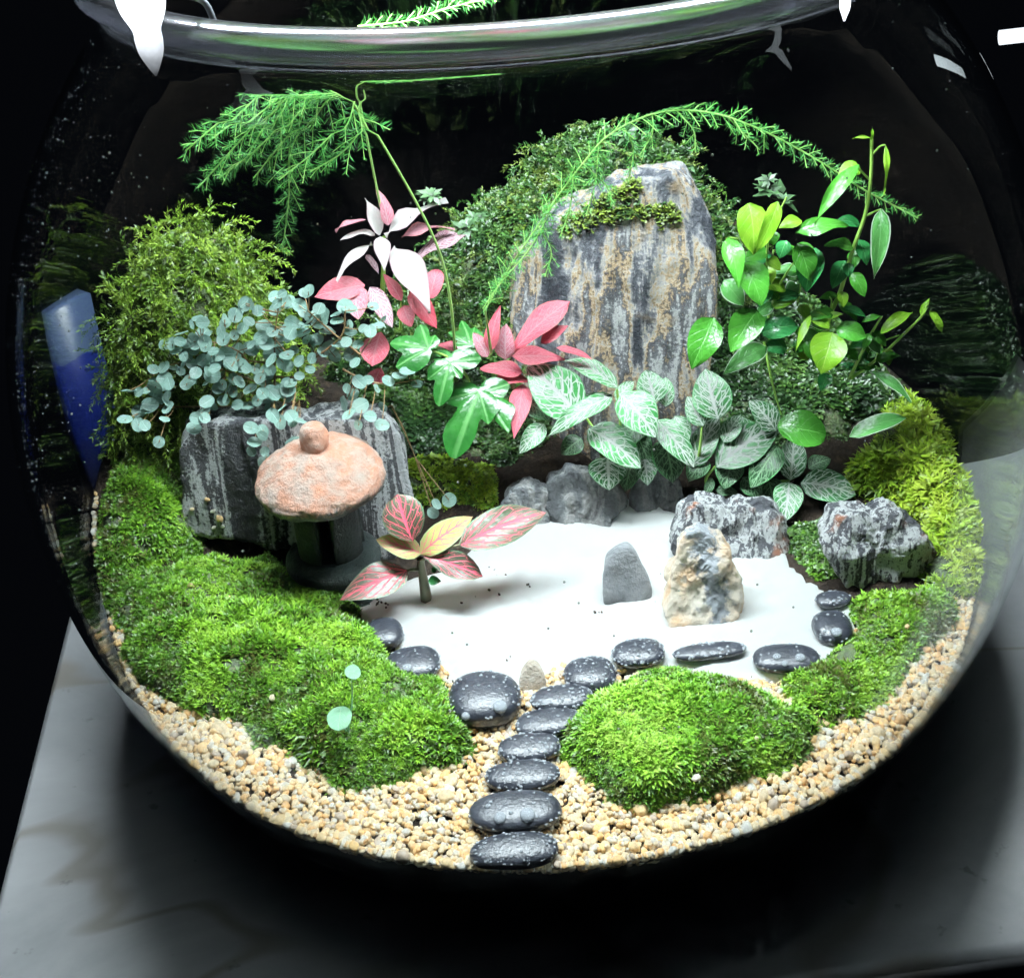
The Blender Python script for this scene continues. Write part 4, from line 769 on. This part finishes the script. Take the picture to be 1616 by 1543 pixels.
for a, b, w, mt, dY, k, sh in [((430,435),(455,720),200,'ficus_lime',.2,.5,'ovate'), ((592,425),(470,705),105,'ficus_lime',.1,.5,'ovate'), ((318,622),(375,905),130,'ficus',0,.7,'lance'), ((400,755),(500,1000),195,'ficus',-.1,.6,'ovate'), ((290,860),(400,1000),130,'ficus_pale',.1,.6,'ovate'), ((480,1025),(330,1255),195,'ficus',-.2,.7,'ovate'),
    ((235,1065),(110,1350),195,'ficus',0,.6,'ovate'), ((500,1150),(705,1110),150,'ficus_dark',-.1,.8,'ovate'), ((290,1375),(535,1225),135,'ficus_pale',-.3,.8,'obov'), ((480,1045),(570,985),85,'ficus_pale',.1,.6,'ovate'), ((688,600),(985,560),115,'ficus',0,.9,'ovate'), ((725,530),(595,575),85,'ficus_lime',.3,.7,'ovate'), ((700,655),(768,865),145,'ficus',.3,.5,'ovate'), ((800,680),(748,925),165,'ficus_dark',.5,.5,'ovate'),
    ((1045,220),(795,555),95,'ficus',-.1,.5,'lance'), ((1052,245),(925,280),125,'ficus_lime',.1,.8,'ovate'), ((1165,465),(1125,850),118,'ficus_pale',0,.5,'lance'), ((1192,110),(1180,385),32,'ficus_lime',0,.3,'lance'), ((1110,75),(1005,78),20,'ficus_lime',0,.8,'lance'), ((1110,90),(1117,10),20,'ficus_lime',0,.2,'lance'), ((1005,815),(1075,950),90,'ficus',-.1,.7,'ovate'), ((1040,635),(1085,775),100,'ficus_dark',.4,.5,'ovate'), ((965,750),(895,905),105,'ficus_dark',.5,.5,'ovate'),
    ((775,1050),(690,1255),50,'ficus_lime',-.1,.6,'lance'), ((775,1050),(880,1125),85,'ficus_lime',.1,.8,'ovate'), ((870,1070),(955,1045),50,'ficus_lime',0,.6,'ovate'), ((950,1015),(1085,1065),65,'ficus_dark',.3,.8,'ovate'), ((915,1130),(1085,1175),130,'ficus',-.1,.9,'ovate'), ((895,1145),(830,1375),215,'ficus_lime',-.3,.6,'ovate'), ((1060,1090),(1180,1058),45,'ficus',0,.8,'lance'), ((1165,1155),(1345,1035),80,'ficus_lime',-.1,.7,'ovate'), ((1390,1050),(1442,955),40,'ficus_lime',0,.4,'lance'), ((1440,1025),(1512,1145),55,'ficus_lime',0,.5,'ovate'),
    ((1105,1150),(1068,1245),50,'ficus',0,.6,'ovate'), ((1105,1355),(1335,1535),65,'ficus_pale',0,.8,'ovate'), ((865,1370),(830,1470),85,'ficus_dark',0,.6,'ovate'), ((720,1180),(690,1120),60,'ficus',.2,.6,'ovate'), ((640,640),(600,740),90,'ficus_dark',.5,.5,'ovate'), ((560,1000),(640,900),80,'ficus_dark',.5,.5,'ovate'), ((940,1240),(1040,1300),100,'ficus',.2,.6,'ovate')]:
    leaf(t, mt, Xc(*a), Xc(*b), w/3.507, YF+dY, k, sh, .3, .16, 0, .07)
for sk, n_, wr in [([(870,1100),(940,920),(1010,690),(1080,490)], 9, (50, 95)), ([(545,1180),(535,870),(530,760),(545,600)], 12, (70, 120)), ([(990,1400),(1070,1240),(1120,1140)], 7, (60, 100)), ([(1000,1400),(1150,1290),(1280,1170)], 6, (45, 75)), ([(640,1250),(760,1180),(900,1120)], 9, (70, 120)), ([(480,900),(380,730)], 4, (70, 110)), ([(700,1000),(720,850),(700,700)], 7, (70, 110))]:
    q_ = spline(np.array(sk, float), 8)
    for _ in range(n_):
        a = q_[rng.integers(0, len(q_))]+rng.normal(0, 8, 2); an = rng.uniform(-.4, 3.6); l = rng.uniform(90, 170); b = a+np.array([math.cos(an), math.sin(an)*.8])*l
        leaf(t, ['ficus', 'ficus_dark', 'ficus', 'ficus_lime', 'ficus_pale'][rng.integers(0, 5)], Xc(*a), Xc(*b), rng.uniform(*wr)/3.507, YF+rng.uniform(.05, .9), .6, 'ovate', .3, .16, 0, .07)
    stem(t, [Xc(*p) for p in sk], [YF+.6, YF+.5], .035, 'stem_green')
Fc = crop(1076, 500, 2.967)
leaf(t, 'ficus_pale', Fc(790, 565), Fc(1062, 478), 34, YF-1.0, .8, 'ovate', .2, .15); leaf(t, 'ficus', Fc(450, 520), Fc(680, 560), 64, YF-.6, .8, 'round', .15, .12)
# --- seedling on the moss
sp_ = onT(545, 1150, .9); t = thing('seedling', 'tiny pale mint seedling with two round leaves on the front left moss', 'seedling', sp_)
stem(t, [(548, 1165), (545, 1145), (538, 1128)], [sp_[1]], .03, 'seedling'); leaf(t, 'seedling', (540, 1112), (536, 1150), 42, sp_[1]-.1, .9, 'round', .1, .1)
stem(t, [(548, 1165), (556, 1110), (556, 1068)], [sp_[1]], .03, 'seedling'); leaf(t, 'seedling', (545, 1056), (570, 1062), 24, sp_[1]+.1, .9, 'round', .1, .1)

# ------------------------------------------------------------------ feathery asparagus ferns
FG = np.array([(.025, .13, .03), (.04, .18, .035), (.07, .24, .045)])
def frond(t, px, Ys, needle=.3, per_cm=26, sub=None, tone=1.0, r=.03, spread=1.0):
    P = spline([un(x, y, Y=yy) for (x, y), yy in zip(px, np.interp(np.linspace(0, 1, len(px)), np.linspace(0, 1, len(Ys)), Ys))], 8)
    lines = [(P, needle)]
    seg = np.linalg.norm(np.diff(P, axis=0), axis=1); L = np.r_[0, np.cumsum(seg)]
    if sub:
        ln, every = sub
        for q, s in enumerate(np.arange(.2, L[-1], every)):
            c = np.array([np.interp(s, L, P[:, k]) for k in range(3)]); T = nrm(np.array([np.interp(min(s+.3, L[-1]), L, P[:, k]) for k in range(3)])-c)
            side = nrm(np.cross(T, (0, -.8, .6)))*(1 if q % 2 else -1); l = ln*rng.uniform(.6, 1.15)*min(1, .35+1.5*(1-s/L[-1]))
            D = nrm(T*.7+side*.8*spread+rng.normal(0, .22, 3)); e = c+D*l+np.array([0, 0, -.12*l]); lines.append((np.array([c, (c+e)/2+np.array([0, 0, .05*l]), e]), needle*.8))
    Vs, Fs, Ts, o = [], [], [], 0; tubes = []
    for Q, nl in lines:
        sg = np.linalg.norm(np.diff(Q, axis=0), axis=1); l = np.r_[0, np.cumsum(sg)]; n = max(6, int(l[-1]*per_cm)); s = np.sort(rng.uniform(0, l[-1], n))
        c = np.stack([np.interp(s, l, Q[:, k]) for k in range(3)], 1); T = nrm(np.stack([np.interp(np.minimum(s+.1, l[-1]), l, Q[:, k])-np.interp(np.maximum(s-.1, 0), l, Q[:, k]) for k in range(3)], 1))
        side = nrm(np.cross(T, rng.normal(size=(n, 3)))); D = nrm(T*rng.uniform(.35, .9, (n, 1))+side); ll = nl*rng.uniform(.6, 1.15, (n, 1))*np.clip((l[-1]-s)/.25+.35, .35, 1)[:, None]
        w = nrm(np.cross(D, rng.normal(size=(n, 3))))*.006
        V = np.stack([c-w, c+w, c+D*ll*.6+w*1.1, c+D*ll*.6-w*1.1, c+D*ll], 1).reshape(-1, 3); b = np.arange(n)*5+o
        Fs.append(np.vstack([np.stack([b, b+1, b+2], 1), np.stack([b, b+2, b+3], 1), np.stack([b+3, b+2, b+4], 1)])); Vs.append(V); o += len(V)
        Ts.append(np.repeat(FG[rng.integers(0, 3, n)]*tone*rng.uniform(.8, 1.2, (n, 1)), 5, 0)); tubes.append(tube(Q, r*.5 if nl < needle else r, 5))
    ob = mk('frond', inside(np.vstack(Vs), .06), np.vstack(Fs), M['needle'], t, tint=np.vstack(Ts), smooth=False)
    Vj, Fj = join(tubes); mk('frond_stem', inside(Vj, .07), Fj, M['stem_fern'], ob)
b1 = un(716, 505, Y=3.2); t = thing('asparagus_fern', 'feathery fern on one long thin stem, fronds hanging at the upper left', 'fern', (b1[0], b1[1]+.5, terr(b1[0], b1[1]+.5)))
stem(t, [(718, 560), (713, 495), (702, 430), (685, 380), (655, 320), (612, 245), (565, 168), (540, 120), (520, 98)], [3.6, 3.0, 2.6, 2.2, 1.8, 1.4, 1.0, .8, .6], .05, 'stem_fern')
stem(t, [(565, 168), (575, 130), (572, 95)], [1.0, .9, .8], .03, 'stem_fern')
for px, Ys in [([(530, 105), (430, 130), (360, 185), (292, 242)], (.6, .2)), ([(530, 110), (450, 150), (380, 225), (312, 300)], (.6, .5)), ([(535, 115), (480, 160), (410, 235), (345, 285)], (.7, .9)), ([(540, 120), (500, 170), (445, 230), (400, 285)], (.8, 1.0)), ([(560, 150), (545, 190), (500, 240), (440, 288)], (.9, .3)), ([(565, 165), (570, 205), (540, 245), (490, 275)], (1.0, .4)), ([(500, 170), (460, 240), (455, 320), (445, 400)], (1.2, 1.8)), ([(535, 110), (470, 140), (420, 200), (385, 260)], (.9, 1.3)), ([(530, 105), (480, 120), (400, 175), (330, 225)], (1.0, 1.2))]:
    frond(t, px, Ys, .38, 44, (.8, .26), 1.15 if Ys[1] < .9 else .85, .022, .6)
b2 = un(560, 60, Y=2.0); t2 = thing('asparagus_fern', 'short fern frond rising just above the front rim', 'fern', (b1[0]-1, b1[1]+2.0, terr(b1[0]-1, b1[1]+2.0)))
stem(t2, [(600, 330), (575, 200), (560, 90), (570, 45)], [5.0, 4.0, 3.2, 3.0], .04, 'stem_fern')
frond(t2, [(565, 42), (640, 34), (705, 14), (780, -4)], (3.0, 2.6), .36, 60, (.4, .15), 1.2)
b3 = un(768, 500, Y=2.8); t = thing('asparagus_fern', 'feathery fern arching over the tall rock towards the right', 'fern', (b3[0], b3[1]+.3, terr(b3[0], b3[1]+.3)))
main = [(766, 492), (800, 432), (848, 362), (882, 312), (922, 260), (965, 215), (1040, 182), (1120, 182), (1200, 208), (1290, 255), (1365, 302), (1452, 346)]
stem(t, [(775, 560), (766, 492)], [3.0, 2.4], .05, 'stem_fern')
frond(t, main, (2.4, 2.0, 1.9, 1.8, 1.8), .32, 46, (.62, .17), 1.15, .028, .8)
for px in [[(880, 312), (840, 390), (790, 450), (762, 490)], [(985, 205), (1000, 240), (992, 290)], [(945, 235), (940, 290), (925, 345)], [(905, 280), (900, 330), (885, 375)], [(1070, 182), (1095, 210), (1098, 245)], [(1030, 185), (1030, 215), (1010, 250)], [(920, 262), (960, 300), (965, 330)], [(1150, 190), (1175, 215), (1200, 240)], [(850, 360), (870, 400), (860, 440)]]:
    frond(t, px, (1.9, 1.7), .28, 46, (.4, .2), 1.15, .02, .8)

# ------------------------------------------------------------------ small things
# moss growing on the ledge of the tall rock, pale sprigs on the back hill
def sprigs(label, name, pxs, Y, size, cols, K, width, elev, RVm):
    c = on_mesh(RVm, *pxs[0]); t = thing(name, label, 'moss', c); P = np.array([on_mesh(RVm, x, y) for x, y in pxs])
    V, F, tt = rosettes(P, np.tile((0, -.5, .8), (len(P), 1)), size, K, elev, width, cols); o = mk('moss_shoots', V, F, M['moss'], t, tint=tt, smooth=False); o['kind'] = 'stuff'
LEDGE = [(x_, 352-(x_-950)*.12+rng.normal(0, 5)+abs(rng.normal(0, 12))*(fbm(np.array([[x_*.03, 2, 1]]), 2)[0] > 0)) for x_ in rng.uniform(940, 1075, 260) if fbm(np.array([[x_*.05, 0, 0]]), 2)[0] > -.35]
LEDGE += [(880+u_*120+rng.normal(0, 9), 372-u_*70+rng.normal(0, 12)) for u_ in rng.random(170)]
sprigs('flat dark olive moss on the ledge near the top of the tall rock', 'moss_patch', LEDGE, 3.35, .13, OLIVE[:3]+DEEP[1:2], 7, .35, (0, 60), RV['tall_rock4'])
for x, y, Yy, s, lab in [(738, 365, 5.5, .42, 'pale green starry sprig right of the white plant'), (672, 318, 5.5, .34, 'tiny pale sprig behind the long fern stem'), (1218, 310, 4.0, .55, 'pale star-shaped sprig at the right end of the back hill'), (985, 165, 8.5, .5, 'upright star sprig at the crest of the back hill'), (1068, 158, 8.5, .42, 'small star sprig right on the hill crest behind the arching fern')]:
    c = un(x, y, Y=Yy)
    if Yy > 8: c[2] = terr(c[0], c[1])+1.25
    t = thing('moss_sprig', lab, 'moss', c)
    P = c+rng.normal(0, .22, (5, 3)); P[0] = c; V, F, tt = rosettes(P, np.tile((0, -.5, .8), (5, 1)), s, 8, (0, 50), .2, ((.03, .07, .025), (.06, .12, .05))); o = mk('moss_shoots', V, F, M['moss'], t, tint=tt, smooth=False)
# blue printed carton behind the bowl
A = un(22, 492, Y=8.0); zt = A[2]; e = nrm(np.array([.62, .78, 0])); nn = np.array([e[1], -e[0], 0]); Lb = 2.1
t = thing('carton', 'blue and white printed carton on the table behind the bowl at left', 'box', (A[0], A[1], 0))
m = NT('blue_card'); uvn = m.n('TexCoord'); s_ = m.n('SeparateXYZ'); m.link(uvn.outputs['Object'], s_.inputs[0])
c = m.mix(m.math('GREATER_THAN', s_.outputs[2], .095), (.003, .007, .06), (.022, .033, .065)); m.link(c, m.p.inputs['Base Color']); m.p.inputs['Roughness'].default_value = .35; M['card'] = m.m
f0 = A; V = np.array([f0+e*(i*Lb)+nn*(j*.9)+np.array([0, 0, -zt*(1-k)]) for k in (0, 1) for j in (0, 1) for i in (0, 1)]); F = np.array([(0,2,3,1),(4,5,7,6),(0,1,5,4),(2,6,7,3),(0,4,6,2),(1,3,7,5)])
mk('carton_body', V, F, M['card'], t, smooth=False)
# condensation beads on the inner glass
S, SF = ico(1); n = 420; zz = rng.uniform(10, 23, n); an = np.where(rng.random(n) < .6, rng.normal(math.pi*1.08, .35, n), rng.uniform(math.pi, 2*math.pi, n)); parts = []
for z, a in zip(zz, an):
    r = float(rin(z)); parts.append((S*rng.uniform(.012, .035)+np.array([r*math.cos(a), r*math.sin(a), z]), SF))
Vj, Fj = join(parts); o = mk('condensation_beads', Vj, Fj, M['water'], bowl); o['kind'] = 'stuff'
# crumbs of soil on the sand, loose gravel grains on the moss and rock
P = []
for x, y, n, s in [(600,950,10,9),(800,1040,3,4),(835,925,3,4),(945,965,4,6),(790,905,5,9),(1035,940,4,9),(760,930,6,20),(1125,975,6,8)]:
    for _ in range(n): q = onT(x+rng.normal(0, s), y+rng.normal(0, s*.6), .2); P.append(q)
V, F, c = grains(np.array(P), .035, 1, [(.02, .014, .01), (.05, .03, .02)]); tag(mk('soil_crumbs', V, F, M['gravel'], tint=c), 'dark soil crumbs scattered over the white sand', kind='stuff')
P = [onT(x, y, .9 if y > 850 else .3) for x, y in [(1432,988),(1192,1162),(1097,1222),(300,925),(430,1100),(250,990),(470,1010),(505,905),(360,945),(560,1120)]]
P += [on_mesh(RV['striped_rock9'], x, y) for x, y in [(330,797),(334,815),(345,828),(339,842),(352,838),(301,812)]]
V, F, c = grains(np.array(P), .1, 1, GC[:7]); tag(mk('loose_gravel', V, F, M['gravel'], tint=c), 'few loose tan gravel grains lying on moss and striped rock', kind='stuff')
